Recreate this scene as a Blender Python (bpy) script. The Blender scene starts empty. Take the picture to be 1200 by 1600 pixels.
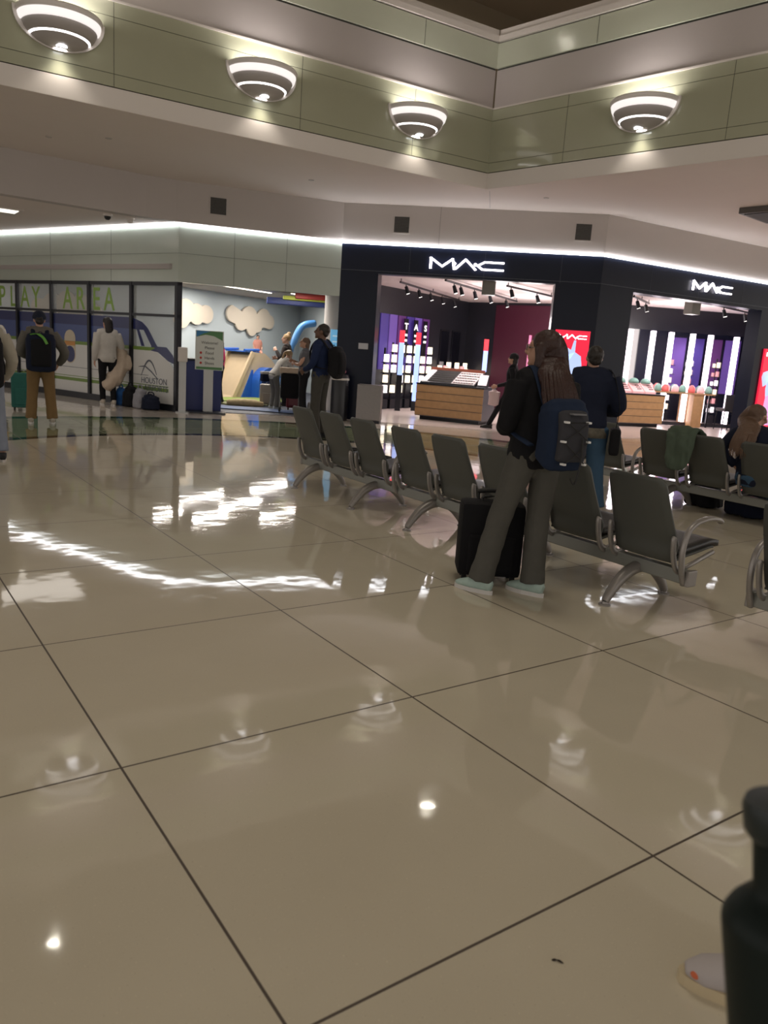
import bpy, bmesh, math, random
from mathutils import Vector, Matrix, noise
random.seed(7)
PI = math.pi
SC = bpy.context.scene
COL = SC.collection

# ------------------------------------------------------------------ camera, world, exposure
cam_d = bpy.data.cameras.new('camera'); cam = bpy.data.objects.new('camera', cam_d); COL.objects.link(cam)
SC.camera = cam
CAM_H = 1.46
PITCH, ROLL, YAW = 0.2026, -0.0684, 0.6176
fw = Vector((math.sin(YAW)*math.cos(PITCH), math.cos(YAW)*math.cos(PITCH), -math.sin(PITCH)))
rt = Vector((math.cos(YAW), -math.sin(YAW), 0)); dn = fw.cross(rt)
r2 = math.cos(ROLL)*rt + math.sin(ROLL)*dn; d2 = -math.sin(ROLL)*rt + math.cos(ROLL)*dn
cam.matrix_world = Matrix(((r2.x, -d2.x, -fw.x, 0), (r2.y, -d2.y, -fw.y, 0), (r2.z, -d2.z, -fw.z, CAM_H), (0, 0, 0, 1)))
cam_d.sensor_fit = 'VERTICAL'; cam_d.sensor_height = 24.0
cam_d.lens = 24.0 * 1217.9 / 1600.0
cam_d.clip_start = 0.05; cam_d.clip_end = 200
cam_d.dof.use_dof = True; cam_d.dof.focus_distance = 6.0; cam_d.dof.aperture_fstop = 2.6

w = bpy.data.worlds.new('world'); SC.world = w; w.use_nodes = True
w.node_tree.nodes['Background'].inputs[0].default_value = (1.0, 0.93, 0.87, 1)
w.node_tree.nodes['Background'].inputs[1].default_value = 0.95
vs = SC.view_settings
vs.view_transform = 'Standard'; vs.look = 'None'; vs.gamma = 1.0; vs.use_curve_mapping = False
vs.exposure = 0.14
SC.cycles.use_denoising = True
SC.cycles.max_bounces = 7
SC.cycles.sample_clamp_indirect = 4.0

def area(name, loc, size, energy, color=(1, .93, .84), target=None, sy=None, spread=PI):
    l = bpy.data.lights.new(name, 'AREA'); l.energy = energy; l.color = color; l.spread = spread
    l.size = size
    if sy: l.shape = 'RECTANGLE'; l.size_y = sy
    o = bpy.data.objects.new(name, l); COL.objects.link(o); o.location = loc
    d = (Vector(target) - Vector(loc)) if target else Vector((0, 0, -1))
    o.rotation_euler = d.to_track_quat('-Z', 'Y').to_euler()
    return o
def point(name, loc, energy, color=(1, .95, .9), r=.08):
    l = bpy.data.lights.new(name, 'POINT'); l.energy = energy; l.color = color; l.shadow_soft_size = r
    o = bpy.data.objects.new(name, l); COL.objects.link(o); o.location = loc
    return o
area('atrium_lamp', (3.5, 3.5, 8.8), 2.5, 110, (1, .90, .76))
area('atrium_lamp', (-1, -3, 8.8), 2.5, 60, (1, .90, .76))
for q in ((7.2, 17.3, 1.1, 22), (8.9, 17.1, 1.3, 30), (8.6, 18.6, 1.7, 34), (6.4, 18.0, .9, 22), (10.4, 20.6, 1.6, 30), (7.9, 19.6, 1.6, 26)):
    o = area('slot_lamp', (q[0], q[1], 2.72), q[2], q[3]*1.3, (1, .94, .87), sy=.12); o.rotation_euler.z = .4
def spot(name, loc, energy, color=(1, .92, .88), size=1.6, r=.05, target=None):
    l = bpy.data.lights.new(name, 'SPOT'); l.energy = energy; l.spot_size = size; l.spot_blend = .7; l.color = color; l.shadow_soft_size = r
    o = bpy.data.objects.new(name, l); COL.objects.link(o); o.location = loc
    if target: o.rotation_euler = (Vector(target)-Vector(loc)).to_track_quat('-Z', 'Y').to_euler()
    return o
for q in ((11.3, 14.0), (12.6, 14.2), (11.6, 15.7), (13.2, 15.9), (14.0, 14.6), (12.8, 12.6), (15.0, 13.4), (16.6, 11.6), (18.0, 11.7), (19.2, 11.4), (14.6, 16.8), (10.4, 13.6)):
    spot('track_spot', (q[0], q[1], 2.74), 75, size=2.2)
for q in ((12.6, 13.8), (15.0, 15.2), (17.2, 12.1)):
    point('store_bounce', (q[0], q[1], 2.3), 60, (1, .9, .9), .3)
area('concourse_lamp', (3.0, 15.8, 3.57), 1.5, 11, (1, .93, .85))

# ------------------------------------------------------------------ materials
MATS = {}
def mat(name, color, rough=.5, metal=0., emit=None, es=0., alpha=1., spec=.5, noise_amt=0., nscale=8., bump=0., bscale=40., trans=0., sheen=0., coat=0.):
    if name in MATS: return MATS[name]
    m = bpy.data.materials.new(name); m.use_nodes = True; nt = m.node_tree; b = nt.nodes['Principled BSDF']
    c = (*color, 1)
    b.inputs['Base Color'].default_value = c
    b.inputs['Roughness'].default_value = rough
    b.inputs['Metallic'].default_value = metal
    b.inputs['Specular IOR Level'].default_value = spec
    b.inputs['Alpha'].default_value = alpha
    b.inputs['Transmission Weight'].default_value = trans
    b.inputs['Coat Weight'].default_value = coat
    if emit: b.inputs['Emission Color'].default_value = (*emit, 1); b.inputs['Emission Strength'].default_value = es
    tc = nt.nodes.new('ShaderNodeTexCoord')
    if noise_amt:
        n = nt.nodes.new('ShaderNodeTexNoise'); n.inputs['Scale'].default_value = nscale; n.inputs['Detail'].default_value = 4
        nt.links.new(tc.outputs['Object'], n.inputs['Vector'])
        mx = nt.nodes.new('ShaderNodeMix'); mx.data_type = 'RGBA'
        mx.inputs[6].default_value = tuple(max(0, x*(1-noise_amt)) for x in color) + (1,)
        mx.inputs[7].default_value = tuple(min(1, x*(1+noise_amt)) for x in color) + (1,)
        nt.links.new(n.outputs['Fac'], mx.inputs[0]); nt.links.new(mx.outputs[2], b.inputs['Base Color'])
    if bump:
        n = nt.nodes.new('ShaderNodeTexNoise'); n.inputs['Scale'].default_value = bscale; n.inputs['Detail'].default_value = 3
        nt.links.new(tc.outputs['Object'], n.inputs['Vector'])
        bp = nt.nodes.new('ShaderNodeBump'); bp.inputs['Strength'].default_value = bump; bp.inputs['Distance'].default_value = .01
        nt.links.new(n.outputs['Fac'], bp.inputs['Height']); nt.links.new(bp.outputs['Normal'], b.inputs['Normal'])
    MATS[name] = m
    return m
def cloth(name, c, r=.85, n=.12): return mat(name, c, r, 0, noise_amt=n, nscale=14, bump=.35, bscale=22, spec=.25)

def floor_mat():
    m = bpy.data.materials.new('floor_terrazzo'); m.use_nodes = True; nt = m.node_tree; N = nt.nodes; L = nt.links
    b = N['Principled BSDF']
    g = N.new('ShaderNodeNewGeometry'); sep = N.new('ShaderNodeSeparateXYZ'); L.new(g.outputs['Position'], sep.inputs[0])
    def M(op, a, bb=None, c=None):
        n = N.new('ShaderNodeMath'); n.operation = op
        for i, v in enumerate((a, bb, c)):
            if v is None: continue
            if isinstance(v, (int, float)): n.inputs[i].default_value = v
            else: L.new(v, n.inputs[i])
        return n.outputs[0]
    X, Y = sep.outputs[0], sep.outputs[1]
    def line(v, org, pitch, wd):
        t = M('PINGPONG', M('SUBTRACT', v, org), pitch/2)       # 0 at the joints
        return M('LESS_THAN', t, wd)
    joint = M('MAXIMUM', line(X, .725, 1.25, .0042), line(Y, 2.474, 1.244, .0042))
    dist = M('SQRT', M('ADD', M('POWER', M('SUBTRACT', X, 3.82), 2), M('POWER', M('SUBTRACT', Y, 7.14), 2)))
    yok = M('GREATER_THAN', Y, 8.3)
    def ring(a, c): return M('MULTIPLY', M('MULTIPLY', M('GREATER_THAN', dist, a), M('LESS_THAN', dist, c)), yok)
    green = ring(4.5, 7.08); dark = ring(4.42, 4.62); dark2 = ring(6.78, 7.08)
    outer = M('MULTIPLY', M('GREATER_THAN', dist, 7.08), yok)
    def noisef(scale, det=3, rough=.5):
        n = N.new('ShaderNodeTexNoise'); n.inputs['Scale'].default_value = scale; n.inputs['Detail'].default_value = det
        L.new(g.outputs['Position'], n.inputs['Vector']); return n.outputs['Fac']
    sp = noisef(160, 2); cl = noisef(2.2, 3)
    def mix(f, a, c):
        n = N.new('ShaderNodeMix'); n.data_type = 'RGBA'
        if isinstance(f, (int, float)): n.inputs[0].default_value = f
        else: L.new(f, n.inputs[0])
        for i, v in ((6, a), (7, c)):
            if isinstance(v, tuple): n.inputs[i].default_value = (*v, 1)
            else: L.new(v, n.inputs[i])
        return n.outputs[2]
    base = mix(cl, (.60, .545, .43), (.66, .605, .485))
    base = mix(M('MULTIPLY', M('GREATER_THAN', sp, .70), .5), base, (.85, .78, .62))
    base = mix(M('MULTIPLY', M('LESS_THAN', sp, .29), .35), base, (.30, .24, .16))
    base = mix(outer, base, (.62, .55, .47))
    base = mix(green, base, (.27, .31, .19))
    base = mix(dark2, base, (.03, .07, .04))
    base = mix(dark, base, (.025, .025, .02))
    jm = M('MULTIPLY', joint, M('LESS_THAN', dist, 7.08))
    jall = M('MAXIMUM', jm, M('MULTIPLY', joint, M('LESS_THAN', Y, 8.3)))
    base = mix(jall, base, (.07, .05, .035))
    L.new(base, b.inputs['Base Color'])
    r = M('ADD', M('MULTIPLY', noisef(5, 3), .04), .030)
    r = M('ADD', r, M('MULTIPLY', jall, .4)); L.new(r, b.inputs['Roughness'])
    b.inputs['IOR'].default_value = 1.55
    mp = N.new('ShaderNodeMapping'); mp.inputs['Scale'].default_value = (1, 1, 1); L.new(g.outputs['Position'], mp.inputs[0])
    n1 = N.new('ShaderNodeTexNoise'); n1.inputs['Scale'].default_value = 3.2; n1.inputs['Detail'].default_value = 2; L.new(mp.outputs[0], n1.inputs['Vector'])
    bp = N.new('ShaderNodeBump'); bp.inputs['Strength'].default_value = .15; bp.inputs['Distance'].default_value = .012
    L.new(n1.outputs['Fac'], bp.inputs['Height']); L.new(bp.outputs['Normal'], b.inputs['Normal'])
    return m

M_ = dict(
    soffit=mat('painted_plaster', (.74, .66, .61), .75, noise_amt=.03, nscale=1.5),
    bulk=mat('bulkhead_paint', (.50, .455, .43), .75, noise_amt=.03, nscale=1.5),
    white=mat('white_paint', (.66, .61, .57), .5),
    greenglass=mat('green_back_painted_glass', (.37, .375, .275), .09, noise_amt=.05, nscale=2, bump=.12, bscale=3, spec=.7),
    paleglass=mat('pale_green_glass', (.48, .50, .40), .12, noise_amt=.04, nscale=2, bump=.08, bscale=3, spec=.6),
    fglass=mat('frosted_fascia_glass', (.42, .46, .40), .16, noise_amt=.05, nscale=3, bump=.1, bscale=3, spec=.6),
    pinkmetal=mat('satin_metal_panel', (.50, .455, .44), .38, metal=.35, noise_amt=.03, nscale=2),
    dark=mat('dark_void', (.26, .21, .14), .9),
    groove=mat('shadow_gap', (.05, .05, .045), .7),
    navy=mat('midnight_cladding', (.006, .009, .022), .32, spec=.22, noise_amt=.1, nscale=3),
    blackmetal=mat('black_metal', (.012, .013, .018), .35, metal=.3),
    led=mat('led_strip', (1, 1, 1), .5, emit=(.93, .95, 1), es=11.0),
    signled=mat('sign_light', (1, 1, 1), .5, emit=(1, .93, .97), es=5.0),
    barled=mat('bar_light', (1, 1, 1), .5, emit=(1, .88, .97), es=5.0),
    alu=mat('cast_aluminium', (.30, .28, .265), .38, metal=.45, noise_amt=.06, nscale=12),
    beam=mat('painted_beam', (.24, .245, .225), .4, metal=.3),
    seatback=mat('grey_green_laminate', (.078, .082, .074), .5, noise_amt=.05, nscale=4),
    seatpad=mat('black_vinyl', (.02, .02, .022), .38, bump=.15, bscale=60),
    glass=mat('clear_glass', (.9, .95, .93), .03, alpha=.18, spec=.6),
    filmwhite=mat('film_white', (.66, .66, .64), .4),
    filmnavy=mat('film_navy', (.025, .033, .12), .35),
    filmblue=mat('film_blue', (.06, .09, .24), .35),
    filmgreen=mat('film_green', (.16, .26, .05), .4),
    filmgrey=mat('film_grey', (.10, .11, .14), .4),
    lettergreen=mat('letter_green', (.22, .36, .06), .4),
    steel=mat('brushed_steel', (.24, .22, .21), .4, metal=.7, noise_amt=.08, nscale=30),
    wood=mat('oak_slat', (.42, .25, .115), .45, noise_amt=.22, nscale=9),
    skin=mat('skin', (.46, .26, .18), .55, noise_amt=.05, nscale=10),
    skind=mat('skin_brown', (.13, .065, .04), .55, noise_amt=.05, nscale=10),
    rubber=mat('black_rubber', (.012, .012, .012), .6),
    eye=mat('eye_dark', (.02, .015, .01), .2),
)

# ------------------------------------------------------------------ mesh helpers
def add_box(bm, a, b, bevel=0.):
    x0, y0, z0 = a; x1, y1, z1 = b
    t = bmesh.ops.create_cube(bm, size=1)
    vs_ = t['verts']
    for v in vs_:
        v.co = Vector(((x0+x1)/2 + v.co.x*(x1-x0), (y0+y1)/2 + v.co.y*(y1-y0), (z0+z1)/2 + v.co.z*(z1-z0)))
    if bevel:
        es = {e for v in vs_ for e in v.link_edges}
        bmesh.ops.bevel(bm, geom=list(es), offset=bevel, segments=2, affect='EDGES', profile=.6)
    return bm
def hexa(bm, p):            # 8 corners: bottom 4 then top 4
    v = [bm.verts.new(q) for q in p]
    for f in ((3, 2, 1, 0), (4, 5, 6, 7), (0, 1, 5, 4), (1, 2, 6, 5), (2, 3, 7, 6), (3, 0, 4, 7)):
        bm.faces.new([v[i] for i in f])
def tube(bm, pts, rad, seg=12, ref=Vector((1, 0, 0)), cap=True, sq=2.0):
    """lofted tube; rad items are r or (r_ref, r_other)"""
    pts = [Vector(p) for p in pts]; rings = []
    n = len(pts)
    for i, p in enumerate(pts):
        t = (pts[min(i+1, n-1)] - pts[max(i-1, 0)]).normalized()
        a = ref - t*ref.dot(t)
        if a.length < 1e-3: a = Vector((0, 1, 0)) - t*t.y
        a.normalize(); b = t.cross(a)
        r = rad[i] if isinstance(rad, (list, tuple)) else rad
        ra, rb = r if isinstance(r, (list, tuple)) else (r, r)
        ring = []
        for k in range(seg):
            th = 2*PI*k/seg; c, s = math.cos(th), math.sin(th)
            c2 = math.copysign(abs(c)**(2/sq), c); s2 = math.copysign(abs(s)**(2/sq), s)
            ring.append(bm.verts.new(p + a*ra*c2 + b*rb*s2))
        rings.append(ring)
    for i in range(n-1):
        for k in range(seg):
            bm.faces.new((rings[i][k], rings[i][(k+1) % seg], rings[i+1][(k+1) % seg], rings[i+1][k]))
    if cap:
        bm.faces.new(list(reversed(rings[0]))); bm.faces.new(rings[-1])
def ell(bm, c, r, seg=16, rot=None):
    t = bmesh.ops.create_uvsphere(bm, u_segments=seg, v_segments=max(6, seg//2+2), radius=1)
    for v in t['verts']:
        q = Vector((v.co.x*r[0], v.co.y*r[1], v.co.z*r[2]))
        if rot: q = rot @ q
        v.co = q + Vector(c)
def smooth_pts(P, n=5):
    """Catmull-Rom through P"""
    P = [Vector(p) for p in P]; out = []
    for i in range(len(P)-1):
        p0 = P[max(i-1, 0)]; p1 = P[i]; p2 = P[i+1]; p3 = P[min(i+2, len(P)-1)]
        for k in range(n):
            t = k/n
            out.append(.5*((2*p1) + (p2-p0)*t + (2*p0-5*p1+4*p2-p3)*t*t + (3*p1-p0-3*p2+p3)*t**3))
    out.append(P[-1]); return out
def lathe(bm, prof, c=(0, 0, 0), seg=24, a0=0, a1=2*PI):
    c = Vector(c); full = abs(a1-a0-2*PI) < 1e-4; n = seg if full else seg+1
    rings = []
    for r, z in prof:
        rings.append([bm.verts.new(c + Vector((max(r, 1e-4)*math.cos(a0+(a1-a0)*k/seg), max(r, 1e-4)*math.sin(a0+(a1-a0)*k/seg), z))) for k in range(n)])
    for i in range(len(rings)-1):
        for k in range(seg if full else seg):
            k2 = (k+1) % n
            bm.faces.new((rings[i][k], rings[i][k2], rings[i+1][k2], rings[i+1][k]))
def prism(bm, pts, off, depth):  # pts: 3D outline, extrude by vector
    d = Vector(off)*depth
    a = [bm.verts.new(Vector(p)) for p in pts]; b = [bm.verts.new(Vector(p)+d) for p in pts]
    bm.faces.new(a); bm.faces.new(list(reversed(b)))
    for i in range(len(a)):
        j = (i+1) % len(a); bm.faces.new((a[j], a[i], b[i], b[j]))

def to_mesh(bm, name, smooth=False):
    bmesh.ops.recalc_face_normals(bm, faces=bm.faces)
    me = bpy.data.meshes.new(name); bm.to_mesh(me); bm.free()
    if smooth:
        for p in me.polygons: p.use_smooth = True
    return me
def obj(name, bm, m, parent=None, smooth=False, shift=None, auto=None):
    if isinstance(bm, bmesh.types.BMesh):
        if shift is not None: bmesh.ops.translate(bm, verts=bm.verts, vec=-Vector(shift))
        me = to_mesh(bm, name, smooth or auto is not None)
        if auto is not None: me.set_sharp_from_angle(angle=auto)
    else:
        me = bm
        if shift is not None: me.transform(Matrix.Translation(-Vector(shift)))
        me.name = name
    me.materials.clear(); me.materials.append(m)
    o = bpy.data.objects.new(name, me); COL.objects.link(o)
    if parent: o.parent = parent
    return o
def root(name, label, cat, loc=(0, 0, 0), rz=0., group=None):
    o = bpy.data.objects.new(name, None); COL.objects.link(o); o.empty_display_size = .1
    o.location = loc; o.rotation_euler = (0, 0, rz)
    o['label'] = label; o['category'] = cat
    if group: o['group'] = group
    return o
def tag(o, label, cat, group=None):
    o['label'] = label; o['category'] = cat
    if group: o['group'] = group
    return o
def struct(name, bm, m, parent=None, **k):
    o = obj(name, bm, m, parent, **k)
    if parent is None: o['kind'] = 'structure'
    return o
def setloc(o, loc):   # move origin of a single mesh thing to loc
    o.data.transform(Matrix.Translation(-Vector(loc))); o.location = loc; return o
def copy_tree(o, parent=None):
    c = o.copy(); COL.objects.link(c)
    if parent: c.parent = parent
    for ch in list(o.children): copy_tree(ch, c)
    return c
def remesh(bm, voxel, smooth_it=3, wr=0., wscale=9., seed=0.):
    me = to_mesh(bm, 'tmp'); o = bpy.data.objects.new('tmp', me); COL.objects.link(o)
    r = o.modifiers.new('r', 'REMESH'); r.mode = 'VOXEL'; r.voxel_size = voxel; r.use_smooth_shade = True
    if smooth_it:
        s = o.modifiers.new('s', 'SMOOTH'); s.factor = .5; s.iterations = smooth_it
    bpy.context.view_layer.update()
    dg = bpy.context.evaluated_depsgraph_get(); me2 = bpy.data.meshes.new_from_object(o.evaluated_get(dg))
    bpy.data.objects.remove(o); bpy.data.meshes.remove(me)
    if wr:
        nrm = [v.normal.copy() for v in me2.vertices]
        for v, nn in zip(me2.vertices, nrm):
            q = Vector((v.co.x*wscale, v.co.y*wscale, v.co.z*wscale*.55 + seed))
            v.co += nn*wr*(noise.noise(q) + .5*noise.noise(q*2.3))
    for p in me2.polygons: p.use_smooth = True
    return me2

class Fr:
    """vertical plane frame: s along P->Q, z up, o toward the viewer side"""
    def __init__(s, P, Q):
        s.P = Vector((P[0], P[1], 0)); d = Vector((Q[0]-P[0], Q[1]-P[1], 0)); s.L = d.length; s.x = d.normalized()
        s.n = s.x.cross(Vector((0, 0, 1)))
    def __call__(s, a, z, o=0.): return s.P + s.x*a + s.n*o + Vector((0, 0, z))
    def box(s, bm, a0, a1, z0, z1, o0, o1):
        hexa(bm, [s(a0, z0, o0), s(a1, z0, o0), s(a1, z0, o1), s(a0, z0, o1), s(a0, z1, o0), s(a1, z1, o0), s(a1, z1, o1), s(a0, z1, o1)])
    def rz(s): return math.atan2(s.x.y, s.x.x)
    def poly(s, bm, pts, o0, o1):
        prism(bm, [s(a, z, o0) for a, z in pts], s.n, o1-o0)
def txt(string, height, depth=.004, sx=1.0, bold=0.0, align='CENTER'):
    cu = bpy.data.curves.new('t', 'FONT'); cu.body = string; cu.size = height/.70; cu.extrude = depth/2
    cu.offset = bold; cu.align_x = align
    o = bpy.data.objects.new('t', cu); COL.objects.link(o); bpy.context.view_layer.update()
    me = bpy.data.meshes.new_from_object(o.evaluated_get(bpy.context.evaluated_depsgraph_get()))
    bpy.data.objects.remove(o); me.transform(Matrix.Diagonal((sx, 1, 1, 1)))
    return me
def place_txt(me, org, x, n):
    x = Vector(x).normalized(); n = Vector(n).normalized(); up = n.cross(x)
    me.transform(Matrix(((x.x, up.x, n.x, org[0]), (x.y, up.y, n.y, org[1]), (x.z, up.z, n.z, org[2]), (0, 0, 0, 1))))
    return me
def strokes(segs, w_, place, d=.02):
    """segs: polylines in 2D; place maps (u,v)->(s,z); returns bm of bars (filled quads w/ joints)"""
    bm = bmesh.new()
    for pl in segs:
        for (a, b) in zip(pl[:-1], pl[1:]):
            A = Vector((a[0], a[1])); B = Vector((b[0], b[1])); t = (B-A); t.normalize(); nn = Vector((-t.y, t.x))*w_/2; e = t*w_*.35
            q = [A-nn-e, B-nn+e, B+nn+e, A+nn-e]
            hexa(bm, [place(v.x, v.y, 0) for v in q] + [place(v.x, v.y, d) for v in q])
    return bm

# ------------------------------------------------------------------ plan of the place
A = (5.56, 15.21); B = (2.0, 24.6); C0 = (8.6, 14.21); C1 = (12.43, 10.7); C2 = (21.5, 10.09)
FA = Fr(B, A); FP = Fr(A, C0); FM = Fr(C0, C1); FR = Fr(C1, C2)
LB = FA.L
def sA(s): return LB - s      # distance from the corner A back along the partition -> frame coordinate

# floor
bm = bmesh.new(); v = [bm.verts.new(p) for p in ((-14, -12, 0), (30, -12, 0), (30, 30, 0), (-14, 30, 0))]; bm.faces.new(v)
struct('floor', bm, floor_mat())
# store floor (light stone, flush slab)
STORE = [(8.75, 14.05), (12.45, 10.72), (21.5, 10.1), (21.5, 19.5), (10.5, 19.5)]
bm = bmesh.new(); prism(bm, [(x, y, .001) for x, y in STORE], (0, 0, 1), .006)
struct('floor_store', bm, mat('store_floor_stone', (.56, .47, .43), .22, noise_amt=.08, nscale=3))
# play area floor: dark blue/grey rubber with green
bm = bmesh.new(); prism(bm, [(x, y, .001) for x, y in ((5.7, 15.45), (8.6, 14.45), (11.2, 17.4), (12.9, 23.6), (7.2, 20.6), (4.9, 25.0), (2.4, 24.6))], (0, 0, 1), .008)
struct('floor_play', bm, mat('rubber_floor', (.07, .075, .10), .5, noise_amt=.1))

# atrium fascia ------------------------------------------------------
AC = (9.47, 10.94)
F1 = Fr((-6.0, 11.70), AC); F2 = Fr(AC, (11.1, 1.6))
def band(nm, m, z0, z1, o, th=.12):
    bm = bmesh.new(); F1.box(bm, 0, F1.L+o*.0, z0, z1, o-th, o); F2.box(bm, 0, F2.L, z0, z1, o-th, o)
    return struct(nm, bm, m)
band('trim_1', M_['white'], 4.333, 4.585, .004, .35)
band('trim_2', M_['groove'], 4.585, 4.60, -.03)
band('trim_3', M_['greenglass'], 4.60, 4.75, .0)
band('trim_4', M_['groove'], 4.75, 4.757, -.012)
band('wall_atrium', M_['greenglass'], 4.757, 5.42, .0)
band('trim_5', M_['groove'], 5.42, 5.427, -.012)
band('trim_6', M_['greenglass'], 5.427, 5.60, .0)
band('trim_7', M_['white'], 5.60, 5.625, .02, .14)
band('wall_atrium_upper', M_['pinkmetal'], 5.625, 6.22, -.02, .1)
band('trim_8', M_['groove'], 6.22, 6.25, -.04, .08)
band('trim_9', M_['paleglass'], 6.25, 6.63, .0)
band('trim_10', M_['groove'], 6.63, 6.65, -.03, .09)
band('trim_11', M_['white'], 6.65, 6.74, .03, .2)
band('trim_12', M_['white'], 6.74, 6.84, -.01, .16)
# vertical panel joints on the glass
bm = bmesh.new()
for s in (1.3, 3.94, 6.58, 9.22, 11.9, 13.9): F1.box(bm, s, s+.006, 4.60, 5.60, 0, .002)
for s in (1.5, 4.1, 6.7): F2.box(bm, s, s+.006, 4.60, 5.60, 0, .002)
for s in (5, 8, 11, 14): F1.box(bm, s, s+.008, 6.25, 6.63, 0, .002)
for s in (1.9, 4.9): F2.box(bm, s, s+.008, 6.25, 6.63, 0, .002)
struct('trim_13', bm, M_['groove'])
# high dark ceiling and walls of the atrium above the rail
bm = bmesh.new(); add_box(bm, (-14, -12, 9.2), (16, 16, 9.4)); struct('ceiling_atrium', bm, M_['dark'])
bm = bmesh.new(); add_box(bm, (-14, 15.0, 5.2), (16, 15.2, 9.2)); struct('wall_back_upper', bm, M_['dark'])
bm = bmesh.new(); add_box(bm, (14.5, -12, 5.2), (14.7, 15.0, 9.2)); struct('wall_right_upper', bm, M_['dark'])

# soffit: flat ring between atrium edge and bulkhead
BK = [(-8, 15.0), (2.42, 15.02), (4.9, 15.13), (5.45, 15.08), (6.3, 14.84), (8.6, 14.21), (12.43, 10.7), (17.67, 10.35), (24, 9.95)]
bm = bmesh.new()
low = [(-8, 11.80), (AC[0], AC[1]), (11.2, 1.4), (24, 1.4)]
prism(bm, [(x, y, 4.33) for x, y in [(-8, 11.80), AC, (8.55, 14.35), (5.45, 15.25), (-8, 15.15)]], (0, 0, 1), .25)
prism(bm, [(x, y, 4.33) for x, y in [AC, (12.6, 10.9), (8.55, 14.35)]], (0, 0, 1), .25)
prism(bm, [(x, y, 4.33) for x, y in [AC, (11.15, 1.4), (24, 1.4), (24, 10.2), (12.6, 10.9)]], (0, 0, 1), .25)
struct('ceiling_soffit', bm, M_['soffit'])
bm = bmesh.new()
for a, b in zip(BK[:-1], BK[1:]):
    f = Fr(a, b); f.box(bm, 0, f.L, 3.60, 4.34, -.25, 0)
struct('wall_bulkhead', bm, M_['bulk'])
# low ceiling left of the play area corner
bm = bmesh.new(); prism(bm, [(x, y, 3.605) for x, y in [(-8, 15.1), (5.6, 15.3), (1.5, 26.5), (-8, 26.5)]], (0, 0, 1), .1)
struct('ceiling_left', bm, M_['soffit'])
bm = bmesh.new(); add_box(bm, (-8, 26, 0), (2, 26.2, 3.7)); struct('wall_far_left', bm, mat('far_wall', (.35, .33, .3), .6))
# LED cove strip
for i, (f, s0, s1) in enumerate(((FA, 0, LB), (FP, 0, FP.L), (FM, 0, FM.L), (FR, 0, FR.L))):
    bm = bmesh.new(); f.box(bm, s0, s1, 3.556, 3.584, .0, .04)
    o = obj('led_strip', bm, M_['led'])
    tag(setloc(o, f(0, 3.55)), ['glowing white light strip above the play area partition', 'glowing white light strip above the play area entrance',
        'glowing white light strip over the left shop sign', 'glowing white light strip over the right shop sign'][i], 'light strip', 'light strips under the bulkhead')

# play fascia glass
for i, (f, L, js) in enumerate(((FA, LB, [LB-2.07, LB-4.2, LB-6.3]), (FP, FP.L, [1.05, 2.08]))):
    bm = bmesh.new(); f.box(bm, 0, L, 2.51, 3.552, -.12, 0); w_ = struct('wall_play_fascia_%s' % ('left' if i == 0 else 'right'), bm, M_['fglass'])
    bm = bmesh.new()
    for s in js: f.box(bm, s, s+.008, 2.51, 3.55, 0, .003)
    f.box(bm, 0, L, 3.045, 3.053, 0, .003)
    struct('fascia_joint', bm, mat('joint_grey', (.16, .18, .16), .5), w_)

# ---------------------------------------------------------------- play partition
pr_ = root('glass_partition', 'black framed glass partition with train graphic and green PLAY AREA letters', 'partition', FA(LB-3.5, 0))
sh = pr_.location.copy()
def pp(name, bm, m, **k): return obj(name, bm, m, pr_, shift=sh, **k)
mull = [0.0, 1.41, 2.82, 4.19, 5.55, 6.93, 8.3]
for s in mull:
    bm = bmesh.new(); FA.box(bm, sA(s)-.04 if s else sA(.07), sA(s)+.035 if s else sA(0), 0, 2.51, -.10, .03); pp('post', bm, M_['blackmetal'])
bm = bmesh.new(); FA.box(bm, sA(8.3), sA(0), 2.44, 2.51, -.08, .02); pp('top_rail', bm, M_['blackmetal'])
bm = bmesh.new(); FA.box(bm, sA(8.3), sA(0), 1.84, 1.89, -.08, .02); pp('middle_rail', bm, M_['blackmetal'])
bm = bmesh.new(); FA.box(bm, sA(8.3), sA(0), 0.0, .13, -.08, .04); pp('kick_rail', bm, M_['blackmetal'])
for s0, s1 in zip(mull[:-1], mull[1:]):
    bm = bmesh.new(); FA.box(bm, sA(s1)+.035, sA(s0)-.04, 1.89, 2.44, -.035, -.025); pp('upper_pane', bm, M_['glass'])
    bm = bmesh.new(); FA.box(bm, sA(s1)+.035, sA(s0)-.04, .13, 1.84, -.035, -.025); pp('lower_pane', bm, M_['glass'])
# film graphic (train nose) : polygons in (s measured from corner, z)
def film(name, pts, m, o):
    bm = bmesh.new(); FA.poly(bm, [(sA(s), z) for s, z in pts], -.025 + .002*o, -.0235 + .002*o); return pp(name, bm, m)
film('body_panel', [(8.2, .13), (.10, .13), (.10, .80), (.25, .95), (.55, 1.10), (.75, 1.20), (1.4, 1.22), (8.2, 1.22)], M_['filmwhite'], 0)
film('blue_band', [(8.2, 1.22), (1.42, 1.22), (1.42, 1.66), (8.2, 1.66)], M_['filmblue'], 0)
film('navy_roof', [(8.2, 1.62), (1.44, 1.57), (1.05, 1.56), (.80, 1.24), (.62, 1.24), (.92, 1.60), (1.10, 1.72), (1.42, 1.80), (8.2, 1.82)], M_['filmnavy'], 1)
film('windscreen_bar', [(1.28, 1.58), (1.20, 1.58), (1.02, 1.24), (1.12, 1.24)], M_['filmnavy'], 1)
film('nose_band', [(.82, 1.25), (.35, 1.25), (.16, 1.10), (.08, .92), (.30, .98), (.60, 1.14), (.82, 1.16)], M_['filmnavy'], 1)
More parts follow.
